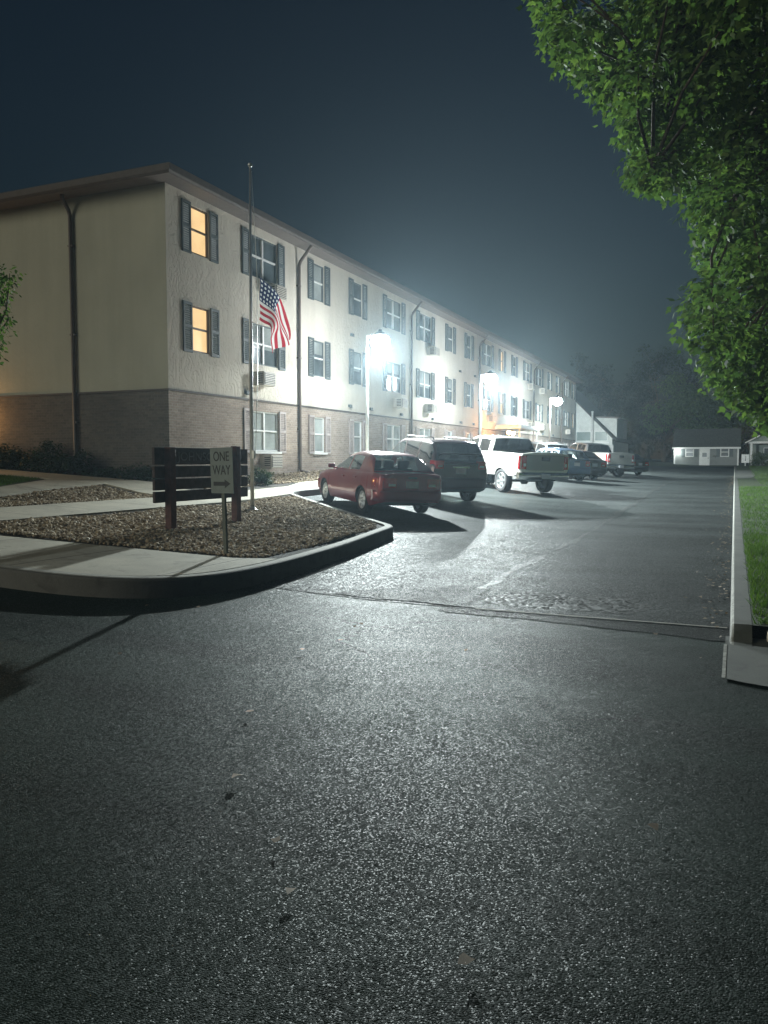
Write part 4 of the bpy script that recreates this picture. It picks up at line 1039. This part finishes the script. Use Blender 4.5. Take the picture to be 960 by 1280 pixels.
TRUCK = dict(W=1.0, wb=3.65, ro=1.18, fo=.98, r=.40, tyre=.27, spokes=6, crown=.05, top=.82, chrome=1, tint=1, lift=.2,
    deck=[(-1.18, 1.36), (-1.16, 1.365), (.66, 1.36), (.70, 1.31), (2.9, 1.26), (3.6, 1.24), (4.35, 1.16), (4.6, 1.06), (4.63, .98)],
    base=[(-1.18, .74), (-.7, .60), (4.0, .50), (4.63, .58)],
    half=[(-1.18, .95), (-1.10, .985), (-.6, 1.0), (3.65, 1.0), (4.3, .98), (4.55, .90), (4.63, .82)],
    roof=[(.70, 1.31), (.84, 1.74), (.93, 1.83), (1.4, 1.88), (2.0, 1.88), (2.28, 1.82), (3.02, 1.26)],
    wins=[(.98, 1.68), (1.78, 2.88)], screen=(2.30, 2.98), back=(.72, .91), doors=[(.86, 1.72, 0), (1.74, 2.82, 0)], bumper=(.52, .76), tail=(.86, 1.30, .17), head=.98,
    plate=.63, plate_out=.08, gate=(.82, 1.33, .76), badge=(1.20, .32, .12), seats=[(1.2, 0), (2.1, 0)], tailwrap=.10, bed=(-1.10, .62, .80), cuts=[-1.11, -1.09, .61, .63])
HDG = 47
vehicle('red_sedan', 'dark red four door sedan parked beside the rock bed kerb', 'car', SEDAN, (-7.44, 17.55), HDG, (.26, .006, .020))
vehicle('maroon_sport_utility', 'dark maroon sport utility wagon between the red sedan and the silver pickup', 'car', SUV, (-7.65, 21.75), HDG, (.055, .010, .016))
T1 = dict(TRUCK); T1['gatecol'] = (.28, .27, .25)
vehicle('pickup_truck', 'silver white crew cab pickup with dark tailgate and amber light above its roof', 'pickup truck', T1, (-6.65, 27.25), HDG, (.66, .645, .60))
vehicle('blue_hatchback', 'blue hatchback parked past the silver pickup', 'car', HATCH, (-6.95, 36.4), HDG, (.10, .17, .29))
S2_ = dict(SEDAN); S2_['tint'] = 1
vehicle('dark_sedan', 'dark grey sedan with pale plate just beyond the blue hatchback', 'car', S2_, (-6.9, 40.0), HDG, (.09, .08, .085))
vehicle('white_wagon', 'white wagon with dark rear glass parked behind the dark grey sedan', 'car', VAN, (-9.4, 44.0), HDG, (.62, .63, .63))
vehicle('white_pickup', 'white crew cab pickup in the far part of the row', 'pickup truck', TRUCK, (-6.7, 47.0), HDG, (.66, .67, .66))
vehicle('black_sedan', 'black sedan last in the row beyond the white pickup', 'car', S2_, (-6.3, 54.5), HDG, (.02, .018, .02))
# ------------------------------------------------------------------ trees, shrubs
MAPLE = np.array([(0, 0), (.30, .10), (.52, .42), (.24, .48), (0, 1.0), (-.24, .48), (-.52, .42), (-.30, .10)])
OVAL = np.array([(0, 0), (.24, .35), (.20, .7), (0, 1.0), (-.20, .7), (-.24, .35)])
def leaves(clumps, per, size, shape, seed, centre=None, squash=.8, droop=.35):
    """loose leaf polygons spread through ball shaped clumps, denser at their outside, facing outward and up"""
    r = np.random.default_rng(seed); cl = np.asarray(clumps, float); k = len(cl)
    cnt = np.maximum(6, (per*(cl[:, 3]/cl[:, 3].mean())**2).astype(int)); ids = np.repeat(np.arange(k), cnt); N = len(ids)
    d = r.normal(size=(N, 3)); d /= np.linalg.norm(d, axis=1)[:, None]
    rad = r.uniform(.25, 1, N)**.45*(1+.22*r.normal(size=N).clip(-1, 2))
    p = cl[ids, :3]+d*(cl[ids, 3]*rad)[:, None]*np.array([1, 1, squash])
    nrm = d*.55+np.array([0, 0, .75])+r.normal(0, .42, (N, 3)); nrm /= np.linalg.norm(nrm, axis=1)[:, None]
    out = d*np.array([1, 1, .25])+np.array([0, 0, -droop])+r.normal(0, .45, (N, 3)); t = out-nrm*(out*nrm).sum(1)[:, None]; t /= np.linalg.norm(t, axis=1)[:, None]
    b = np.cross(nrm, t); s = size*r.uniform(.65, 1.3, N)
    u, v = shape[:, 0], shape[:, 1]
    V = p[:, None]+(b[:, None]*u[None, :, None]+t[:, None]*v[None, :, None]-nrm[:, None]*(.22*v*v+.25*u*u)[None, :, None])*s[:, None, None]
    return V
def tree(name, label, base, clumps, per, size, shape, mat, seed, trunk_r, fork, limbs=12, group=None):
    root = empty(name, base, label=label, cat='tree', group=group); b = np.array(base)
    cl = np.asarray(clumps, float).copy(); cl[:, :3] -= b
    fast('crown', leaves(cl, per, size, shape, seed), len(shape), mat, root)
    r = np.random.default_rng(seed+1); m = MB(); rad0 = trunk_r
    fk = Vector((fork[0]-b[0], fork[1]-b[1], fork[2]-b[2]))
    m.tube([(0, 0, -.2), (0, 0, .08), (.02, .01, .5), tuple(fk*.55), tuple(fk), tuple(fk*1.35)], [rad0*1.9, rad0*1.35, rad0*1.05, rad0*.95, rad0*.85, rad0*.4], 14)
    pick = r.permutation(len(cl))
    ends = [cl[i] for i in pick[:limbs]]
    limbpts = []
    for e in ends:
        e = Vector(e[:3]); mid = fk.lerp(e, .5)+Vector((r.normal(0, .15), r.normal(0, .15), .35))
        path = [fk*.92, fk.lerp(mid, .5)+Vector((0, 0, .12)), mid, mid.lerp(e, .55), e]
        m.tube(path, [rad0*.5, rad0*.36, rad0*.25, rad0*.13, rad0*.05], 8); limbpts += path[1:]
    for i in pick[limbs:]:
        e = Vector(cl[i][:3]); q = min(limbpts, key=lambda p: (p-e).length)
        m.tube([q, q.lerp(e, .5)+Vector((r.normal(0, .08), r.normal(0, .08), .08)), e], [rad0*.12, rad0*.08, rad0*.03], 5)
    m.build('trunk', M_BARK, root)
    return root
NEAR = [tuple(map(float, c.split(','))) for c in '''1.21,9.40,5.73,0.39;3.71,10.70,3.76,0.62;0.46,14.65,6.08,0.54;-1.10,12.67,6.19,0.43;2.46,10.45,3.78,0.55;5.31,13.74,3.31,0.57;3.36,12.67,3.24,0.60;0.90,16.44,7.72,0.54;6.36,15.42,4.38,0.41;0.21,9.95,3.63,0.42;0.39,9.44,7.40,0.50;3.14,16.21,4.99,0.62;1.47,9.68,8.37,0.40;-0.37,10.15,7.01,0.44;0.28,12.74,9.14,0.54;-1.26,12.54,7.99,0.38;5.71,13.52,8.84,0.39;1.57,16.37,9.13,0.47;1.13,15.28,7.72,0.59;3.37,8.85,5.48,0.50;4.12,16.35,8.35,0.56;3.90,9.31,3.54,0.44;0.93,11.05,8.75,0.39;3.22,14.91,8.84,0.55;2.47,9.58,5.52,0.39;-0.59,14.97,8.97,0.59;5.80,14.86,7.36,0.58;3.10,17.24,7.45,0.38;0.07,10.95,7.72,0.50;-0.24,12.82,5.65,0.51;4.66,13.91,10.32,0.43;4.85,15.62,4.32,0.61;3.36,14.64,2.69,0.57;1.84,8.81,7.46,0.61;2.19,12.85,3.04,0.54;0.70,10.30,6.70,0.42;-0.40,15.02,4.01,0.38;-0.15,9.66,8.30,0.38;5.24,16.57,5.93,0.43;0.62,11.34,8.11,0.57;4.27,16.08,7.29,0.45;3.02,10.02,3.96,0.44;2.29,15.08,2.75,0.62;3.41,15.78,9.14,0.40;0.90,9.63,6.65,0.40;-0.04,10.83,5.09,0.44;0.28,15.09,9.47,0.49;-0.08,14.82,5.35,0.56;-0.62,13.05,6.72,0.60;1.78,9.47,5.00,0.54;6.04,14.37,7.77,0.46;3.04,9.13,7.81,0.50;0.08,14.85,6.80,0.56;3.24,15.37,3.23,0.62;0.36,15.81,5.07,0.51;3.87,17.36,8.16,0.55;1.68,14.54,8.28,0.43;0.20,13.18,3.36,0.39;1.81,12.72,10.01,0.61;4.17,16.54,7.70,0.56;-0.25,11.61,8.27,0.44;4.56,13.52,9.50,0.55;4.33,14.06,9.23,0.58;0.59,14.75,8.11,0.43;1.89,14.57,9.47,0.49;2.38,9.37,6.97,0.46;1.67,10.79,2.62,0.38;0.38,11.17,5.34,0.38;5.33,14.88,7.98,0.47;1.82,15.43,6.97,0.46;-1.45,14.33,7.06,0.55;-0.71,13.40,8.40,0.44;0.58,10.58,6.04,0.52;-0.18,13.26,9.21,0.50;0.35,13.35,4.60,0.46;1.10,12.37,3.46,0.62;-1.20,14.84,6.76,0.59;-1.33,13.61,6.83,0.46;6.56,16.52,5.62,0.52;0.98,15.65,5.29,0.41;-0.32,11.56,9.50,0.50;0.92,12.49,9.58,0.41;1.72,15.57,6.18,0.39;-0.89,10.11,7.34,0.52;-0.30,13.46,7.52,0.42;0.92,17.03,7.50,0.45;5.44,12.74,2.92,0.50;1.51,13.17,8.97,0.43;4.10,9.66,4.98,0.45;3.57,16.37,3.75,0.38;-0.44,15.74,7.21,0.62;5.05,14.86,4.12,0.52;0.66,14.83,8.66,0.60;2.19,16.07,7.30,0.44;1.51,13.68,10.47,0.60;-0.48,14.54,6.41,0.39;0.75,11.89,2.85,0.60;1.82,12.00,9.04,0.53;2.19,16.12,9.64,0.57;-0.22,10.20,7.70,0.59;0.92,10.41,8.45,0.60;0.72,10.70,9.67,0.52;6.06,15.61,7.85,0.44;4.67,13.28,10.44,0.62;1.73,8.83,6.87,0.59;-0.19,13.22,10.00,0.38;6.19,15.05,3.35,0.44;1.76,9.37,6.68,0.57;-0.50,13.69,8.89,0.51;3.52,11.51,3.34,0.51;3.34,16.71,6.91,0.60;2.40,16.50,6.17,0.43;4.06,16.39,4.05,0.51;4.78,15.38,8.65,0.60;0.50,12.02,8.80,0.52;1.75,15.08,9.84,0.40;0.04,13.90,6.83,0.44;0.89,14.21,8.34,0.40;1.39,16.91,6.86,0.53;2.02,14.63,8.79,0.47;-0.37,11.70,6.95,0.47;-0.70,12.41,9.40,0.44;1.02,10.03,5.70,0.56;6.53,15.34,9.21,0.41;5.02,16.92,7.47,0.57;3.70,9.18,5.83,0.62;1.02,15.81,6.69,0.49;2.46,12.58,9.33,0.50;0.15,11.80,4.38,0.60;-0.32,15.52,8.38,0.61;4.36,15.58,9.07,0.60;5.07,17.50,5.98,0.47;5.70,15.71,6.68,0.57;3.16,16.32,7.60,0.47;1.91,13.33,10.09,0.42;1.98,17.44,5.49,0.40;4.38,14.47,10.03,0.58;2.58,10.29,3.24,0.52;0.46,14.37,7.44,0.58;2.51,16.53,3.69,0.57;0.04,12.57,8.50,0.52;3.92,15.49,9.41,0.50;2.70,16.01,7.90,0.56;4.43,10.73,3.01,0.58;2.50,16.09,4.72,0.57;4.90,12.71,9.00,0.62;1.42,10.49,3.36,0.40;3.68,9.71,3.89,0.43;-1.95,11.26,7.17,0.50;-0.72,11.49,5.56,0.48;5.59,15.99,7.33,0.45;-1.05,12.05,8.49,0.46;6.84,16.35,6.97,0.57;3.52,15.63,8.33,0.52;-0.79,10.66,7.73,0.57;-0.95,11.34,7.29,0.51;0.53,14.14,3.02,0.46;0.04,13.97,5.39,0.42;2.54,12.17,2.73,0.42;2.79,15.85,6.51,0.45;2.11,14.40,3.12,0.51;6.82,16.01,4.34,0.46;6.02,16.72,6.91,0.53;2.82,17.68,6.97,0.43;0.18,14.66,3.96,0.45;0.29,8.28,6.73,0.51;1.95,14.52,10.16,0.52;2.92,11.35,9.67,0.44;6.27,16.24,7.28,0.45;0.25,16.08,7.39,0.61;3.07,12.03,9.41,0.41;4.73,16.30,7.92,0.39;3.82,14.99,2.83,0.40;5.24,14.71,10.20,0.58;4.39,11.81,9.51,0.55;1.99,10.71,3.29,0.42;-1.00,13.91,8.08,0.46;3.03,17.16,5.43,0.48;0.64,11.95,3.75,0.44;3.36,13.09,10.68,0.45;-0.19,12.57,9.65,0.51;-0.37,10.28,5.90,0.49;0.10,15.81,6.24,0.45;3.76,15.65,3.51,0.49;1.25,10.22,7.78,0.60;3.92,15.78,6.13,0.50;4.52,16.77,8.91,0.59;3.28,12.49,9.89,0.47;0.59,10.58,7.85,0.39;6.10,15.45,6.33,0.58;3.02,14.67,9.68,0.44;1.92,9.90,7.84,0.47;4.15,13.88,2.89,0.40;3.19,8.62,7.20,0.53;1.39,15.77,7.22,0.52;-0.97,11.94,6.50,0.59;0.83,9.22,6.15,0.55;2.29,13.62,10.70,0.41;-1.32,13.40,7.80,0.44;1.68,15.85,8.65,0.58;-0.88,15.76,6.84,0.53;4.11,13.67,9.99,0.61;1.99,15.69,3.96,0.40;3.56,13.67,9.21,0.41;0.91,13.46,9.50,0.53;3.21,7.77,5.67,0.44;4.81,11.35,3.38,0.60;1.85,10.36,4.29,0.53;5.14,15.38,5.79,0.41;1.18,11.89,10.29,0.55;-0.79,13.87,7.55,0.60;-1.75,13.04,8.12,0.57;2.70,9.39,8.26,0.41;4.64,12.33,3.15,0.50;6.65,15.75,6.26,0.40;2.42,14.93,9.45,0.61;4.53,14.77,8.42,0.40;0.69,13.95,4.62,0.39;2.66,17.52,5.03,0.59;3.75,16.92,4.68,0.43;2.98,16.55,9.04,0.47;3.29,13.85,10.01,0.41;-1.15,10.08,6.01,0.40;3.05,12.89,9.53,0.61;6.03,14.66,9.15,0.39;1.70,15.21,4.94,0.47;3.19,10.87,3.06,0.55;1.30,8.53,7.08,0.44;1.97,16.01,6.77,0.47;1.89,13.31,10.91,0.41;0.89,15.05,5.09,0.49;0.80,8.95,6.99,0.55;-0.33,15.43,4.55,0.40;1.19,10.40,4.23,0.58;-0.33,10.98,7.24,0.44;0.89,13.63,10.43,0.41;1.02,9.91,5.13,0.49;1.08,12.03,8.93,0.61;1.27,15.40,4.07,0.49;-0.91,10.22,8.47,0.53;-0.73,10.71,6.93,0.57;4.24,16.50,6.61,0.61;2.66,16.63,5.02,0.39;0.50,14.52,6.65,0.57;5.31,14.19,2.85,0.48;5.23,13.94,3.98,0.39;2.30,11.55,9.35,0.52;1.34,11.51,3.70,0.40;1.09,11.29,10.03,0.52;-0.32,10.79,9.28,0.49;0.32,15.89,4.22,0.61;5.32,15.06,8.85,0.42;2.10,9.84,4.41,0.43;3.13,8.35,4.15,0.40;2.60,9.21,3.20,0.61;0.78,17.08,5.98,0.59;2.62,13.95,9.89,0.51;0.77,12.48,4.02,0.40;-0.13,14.52,8.28,0.46;0.05,15.92,5.61,0.55;0.57,15.91,7.87,0.44;3.23,8.73,6.03,0.43;5.38,12.96,3.56,0.46;2.62,14.35,10.52,0.61;5.87,14.30,3.62,0.40;2.92,10.90,8.95,0.60;-0.13,10.44,4.53,0.51;3.86,9.41,6.37,0.49;-0.15,13.42,6.14,0.39;5.77,15.71,5.56,0.44;3.12,9.89,8.01,0.50;3.85,11.01,9.12,0.46;2.21,16.92,5.22,0.49;-0.81,14.17,8.87,0.58;0.67,15.46,2.97,0.40;-0.80,11.23,6.71,0.46;5.03,16.55,8.42,0.40;2.21,12.86,10.85,0.55;1.88,7.93,5.29,0.50;0.08,14.22,4.73,0.46;1.28,14.59,4.02,0.52;0.08,11.47,2.98,0.46;3.74,12.16,3.13,0.58;2.06,16.49,8.66,0.44;-0.26,15.91,5.11,0.49;3.80,12.23,9.33,0.39;3.20,9.45,3.00,0.58;5.02,14.44,9.02,0.59;5.68,13.69,9.59,0.45;1.14,10.03,7.23,0.43;-0.03,12.08,4.87,0.58;4.51,14.93,3.88,0.61;1.37,14.27,9.42,0.59;1.89,13.00,3.54,0.52;2.85,14.72,3.81,0.45;2.90,15.26,9.51,0.54;4.66,16.15,4.54,0.55;2.88,15.47,7.92,0.49;3.58,16.90,7.78,0.60;3.84,10.56,2.89,0.41;6.67,15.34,6.96,0.45;-1.37,12.25,6.86,0.60;1.79,9.18,8.05,0.46;-0.67,12.49,7.06,0.44;0.84,9.55,8.71,0.51;1.91,9.62,7.31,0.50;-0.74,9.61,7.64,0.59;4.60,16.56,5.75,0.45;-0.32,10.37,8.67,0.47;2.31,8.68,3.98,0.52;1.02,12.89,8.96,0.59;1.67,14.60,3.41,0.50;4.60,17.55,6.80,0.52;3.14,17.03,4.13,0.59;1.49,16.33,4.02,0.46;1.15,15.51,9.03,0.60;-0.07,8.78,5.96,0.42;4.88,15.38,7.30,0.54;4.09,12.85,9.98,0.45;1.76,12.16,9.60,0.60;1.54,11.33,8.88,0.38;0.79,15.02,6.63,0.53;4.21,17.59,5.65,0.58;-0.67,9.10,6.67,0.43;2.07,14.54,4.03,0.49;2.20,15.18,4.07,0.61;-0.83,12.21,6.03,0.45;0.80,15.98,3.69,0.49;-0.16,12.79,7.57,0.56;-0.02,10.87,5.64,0.48;-2.35,11.03,8.09,0.35;-2.41,11.16,7.94,0.31;-2.56,11.87,8.09,0.34;-2.68,12.29,8.11,0.28;-2.72,12.80,8.06,0.28;-2.02,10.42,6.75,0.39;-2.17,12.29,7.38,0.40;-2.00,12.19,7.07,0.32;-1.78,11.97,6.76,0.30;-1.59,12.16,6.68,0.37;-1.30,11.54,6.10,0.34;-1.16,11.73,5.97,0.41;-1.22,12.11,5.59,0.32;-1.06,11.02,5.22,0.39;-0.96,10.27,4.90,0.32;-0.80,11.19,5.09,0.32;-0.43,12.59,5.09,0.39;-0.41,12.90,4.57,0.28;-0.37,11.00,3.62,0.31;-0.45,12.85,3.64,0.42;-0.27,10.53,3.04,0.39;-0.21,12.96,2.99,0.36;0.03,13.70,2.80,0.36;0.31,12.83,2.59,0.35;0.63,10.93,2.34,0.34;0.10,12.14,2.42,0.34;0.29,12.65,2.29,0.32;0.49,12.29,2.18,0.34;0.75,12.73,2.13,0.40;1.06,13.08,2.11,0.45;0.38,13.37,2.64,0.40;0.71,13.51,2.52,0.45;0.95,12.51,2.38,0.45;-0.17,12.59,2.71,0.34'''.split(';')]
tree('maple_tree', 'large leafy maple overhanging the drive from the right', (3.4, 13.2, float(G(3.4, 13.2))+.1), NEAR, 350, .104, MAPLE, M_LEAF, 5, .24, (3.3, 13.0, 3.2), 16)
LEFT = [(-8.42, 7.5, 3.85, .14), (-8.5, 7.45, 3.62, .18), (-8.62, 7.5, 3.25, .2), (-8.55, 7.5, 3.78, .2), (-8.75, 7.5, 3.45, .26), (-8.85, 7.45, 3.1, .26), (-8.9, 7.5, 2.85, .22), (-9.15, 7.42, 3.35, .32), (-9.35, 7.55, 3.6, .36), (-8.85, 7.5, 3.62, .24), (-9.05, 7.6, 3.05, .3), (-9.1, 7.5, 2.75, .24), (-9.5, 7.5, 3.0, .4), (-8.72, 7.52, 3.75, .15), (-9.7, 7.6, 3.4, .45), (-10.0, 7.5, 3.9, .5), (-10.2, 7.4, 3.2, .5)]
r_ = np.random.default_rng(3)
for q in range(46):
    v = r_.normal(size=3); v /= np.linalg.norm(v); p = np.array([-13.2, 8.3, 4.7])+v*np.array([2.1, 2.0, 2.1])*r_.uniform(.55, 1)
    if p[0] > -11.2: p[0] = -11.2-r_.uniform(0, .8)
    LEFT.append((*p, r_.uniform(.4, .6)))
tree('verge_tree', 'leafy branch of a street tree reaching in at the left edge', (-13.2, 8.3, float(I(-13.2, 8.3))), LEFT, 420, .066, OVAL, M_LEAF, 8, .13, (-13.1, 8.2, 3.4), 9)
def ball_tree(name, label, x, y, zb, h, rx, n, per, size, mat, seed, group=None, low=.2, trunk=.28):
    r = np.random.default_rng(seed); cl = []
    cz = zb+h*(low+1)/2; rzz = h*(1-low)/2
    while len(cl) < n:
        v = r.normal(size=3); v /= np.linalg.norm(v); q = r.uniform(.45, 1)
        lob = 1+.16*math.sin(3*math.atan2(v[1], v[0])+seed)+.12*math.sin(5*v[2]+seed)
        cl.append((x+v[0]*rx*q*lob, y+v[1]*rx*q*lob, cz+v[2]*rzz*q*lob, r.uniform(.13, .22)*rx))
    return tree(name, label, (x, y, zb), cl, per, size, OVAL, mat, seed, trunk, (x, y, zb+h*(low+.08)), 10, group)
GB = 'trees standing beyond the small houses'
for (x, y, h, rx, n, mat, low, lb) in ((-4.2, 106.5, 11.5, 5.6, 90, M_LEAF_FAR, .22, 'broad pale green tree rising behind the left half of the small grey house'),
        (3.0, 108.5, 14.0, 6.2, 90, M_LEAF_FAR, .2, 'tall green tree behind the gap between the two small houses'),
        (-9.5, 124, 18, 7.5, 80, M_LEAF_DARK, .12, 'tall dark tree far behind the left end of the small house'),
        (-20.5, 128, 17, 7.8, 80, M_LEAF_DARK, .1, 'tall dark tree in the gap right of the annex'),
        (-32.0, 126, 14, 7.0, 60, M_LEAF_DARK, .1, 'dark tree behind the annex roof'),
        (12.5, 116, 16, 7.5, 70, M_LEAF_DARK, .12, 'dark tree behind the porch house')):
    ball_tree('background_tree', lb, x, y, .8, h, rx, n, 130, .34, mat, int(abs(x)*7+y), GB, low, .35)
# evergreen screen far behind, one mass
cl = [(x+r_.normal(0, 1.5), 150+r_.normal(0, 3), r_.uniform(1.5, 9), r_.uniform(1.6, 2.6)) for x in np.arange(-75, 60, 1.1)]
tag(fast('treeline', leaves(cl, 70, .9, OVAL, 77), 6, M_LEAF_DARK), 'dark far tree line closing off the view behind the houses', 'trees', kind='stuff')
def shrub(x, y, z, rx, h, n, per, size, seed, label, mat=M_LEAF_BUSH, group=None):
    r = np.random.default_rng(seed); t = empty('shrub', (x, y, z), label=label, cat='shrub', group=group); cl = []
    for q in range(n):
        v = r.normal(size=3); v /= np.linalg.norm(v); v[2] = abs(v[2]); s = r.uniform(.4, 1)
        cl.append((v[0]*rx*s, v[1]*rx*.8*s, h*.15+v[2]*h*.75*s, r.uniform(.22, .34)*rx))
    fast('leaves', leaves(cl, per, size, OVAL, seed, droop=-.1), 6, mat, t)
    m = MB()
    for c in cl[:8]: m.tube([(0, 0, -.05), (c[0]*.4, c[1]*.4, c[2]*.6), c[:3]], [.02, .014, .006], 5)
    m.build('stem', M_BARK, t); return t
GS = 'shrubs along the gable wall'
for i, (x, h, rx, lb) in enumerate(((-20.4, .95, .75, 'leafy shrub at the left edge under the warm wall glow'), (-19.3, .85, .7, 'dark rounded shrub second from the left edge along the gable'), (-18.2, 1.0, .75, 'tallest shrub left of the gable downspout'),
        (-17.2, .75, .65, 'shrub just right of the gable downspout'))):
    shrub(x, 17.3, float(I(x, 17.3)), rx, h, 26, 75, .085, 50+i, lb, M_LEAF_BUSH, GS)
shrub(-14.9, 17.25, float(I(-15, 17)), .62, .42, 20, 60, .075, 61, 'low spreading shrub left of the wooden sign by the gable corner', group=GS)
shrub(-15.9, 17.25, float(I(-15, 17)), .50, .34, 16, 60, .075, 62, 'low small shrub at the middle of the bare gable wall', group=GS)
shrub(-12.95, 20.3, float(I(-12.95, 20.3)), .42, .62, 22, 70, .06, 63, 'round green shrub right of the wooden sign before the brick wall')
shrub(2.7, 92.5, .9, 1.2, 1.9, 30, 60, .16, 64, 'tall loose shrub in front of the porch house', M_LEAF_FAR)
# dark stone lying on the verge
# ------------------------------------------------------------------ small dog at the right edge
def dog(loc, ang):
    me = bpy.data.meshes.new('dog'); J = [((-.17, 0, .235), .070), ((-.06, 0, .235), .072), ((.06, 0, .232), .078), ((.15, 0, .245), .070), ((.22, 0, .30), .048), ((.27, 0, .345), .052), ((.345, 0, .33), .026)]
    E = [(i, i+1) for i in range(6)]
    def chain(root, pts):
        k = root
        for p, q in pts: J.append((p, q)); E.append((k, len(J)-1)); k = len(J)-1
    for sg in (1, -1):
        chain(0, [((-.18, sg*.048, .17), .046), ((-.145, sg*.052, .115), .026), ((-.195, sg*.052, .07), .015), ((-.185, sg*.052, .018), .014), ((-.155, sg*.052, .012), .015)])
        chain(3, [((.15, sg*.048, .16), .034), ((.14, sg*.05, .085), .019), ((.15, sg*.05, .018), .014), ((.175, sg*.05, .012), .015)])
        chain(5, [((.255, sg*.035, .385), .020), ((.245, sg*.05, .42), .007)])
    chain(0, [((-.235, 0, .25), .022), ((-.26, 0, .20), .015), ((-.265, 0, .15), .008)])
    me.from_pydata([p for p, _ in J], E, []); o = bpy.data.objects.new('dog', me); C.objects.link(o)
    s = o.modifiers.new('skin', 'SKIN'); s.use_smooth_shade = True
    for v, (_, q) in zip(me.skin_vertices[0].data, J): v.radius = (q, q)
    me.skin_vertices[0].data[1].use_root = True
    ss = o.modifiers.new('sub', 'SUBSURF'); ss.levels = ss.render_levels = 2
    t = NT('dog_coat'); p = t.n('TexCoord').outputs['Object']
    f = t.ramp(t.noise(5.5, 2, p), [(.60, (.72, .64, .48)), (.66, (.22, .11, .05))]); t.set(Base_Color=f, Roughness=.9); t.bump(t.noise(160, 3, p), .006)
    me.materials.append(t.m); o.location = loc; o.rotation_euler = (0, 0, ang)
    o.scale = (1.15, 1.15, 1.15)
    tag(o, 'small cream dog with brown patches stepping out of frame on the concrete apron', 'dog')
    for sg in (1, -1): MB().lathe([(0, -.008), (.008, 0), (0, .008)], 'y', (.305, sg*.030, .362), 10).build('eye', M_BLACK, o)
    MB().lathe([(0, .014), (.013, 0), (0, -.01)], 'x', (.368, 0, .335), 10).build('nose', M_BLACK, o)
dog((.545, 6.45, .016), R(20))

# ------------------------------------------------------------------ night haze
hb = MB().box((0, 100, 14), (298, 276, 30)).build('haze', None)
t = NT('night_haze'); t.t.nodes.remove(t.b); v = t.n('VolumePrincipled', i_Color=(.66, .86, 1.0), i_Density=HAZE_DENSITY, i_Anisotropy=.68)
t.t.links.new(v.outputs[0], t.out.inputs['Volume']); hb.data.materials.clear(); hb.data.materials.append(t.m)
tag(hb, kind='stuff', label='thin humid night air glowing round the lamps', cat='haze')
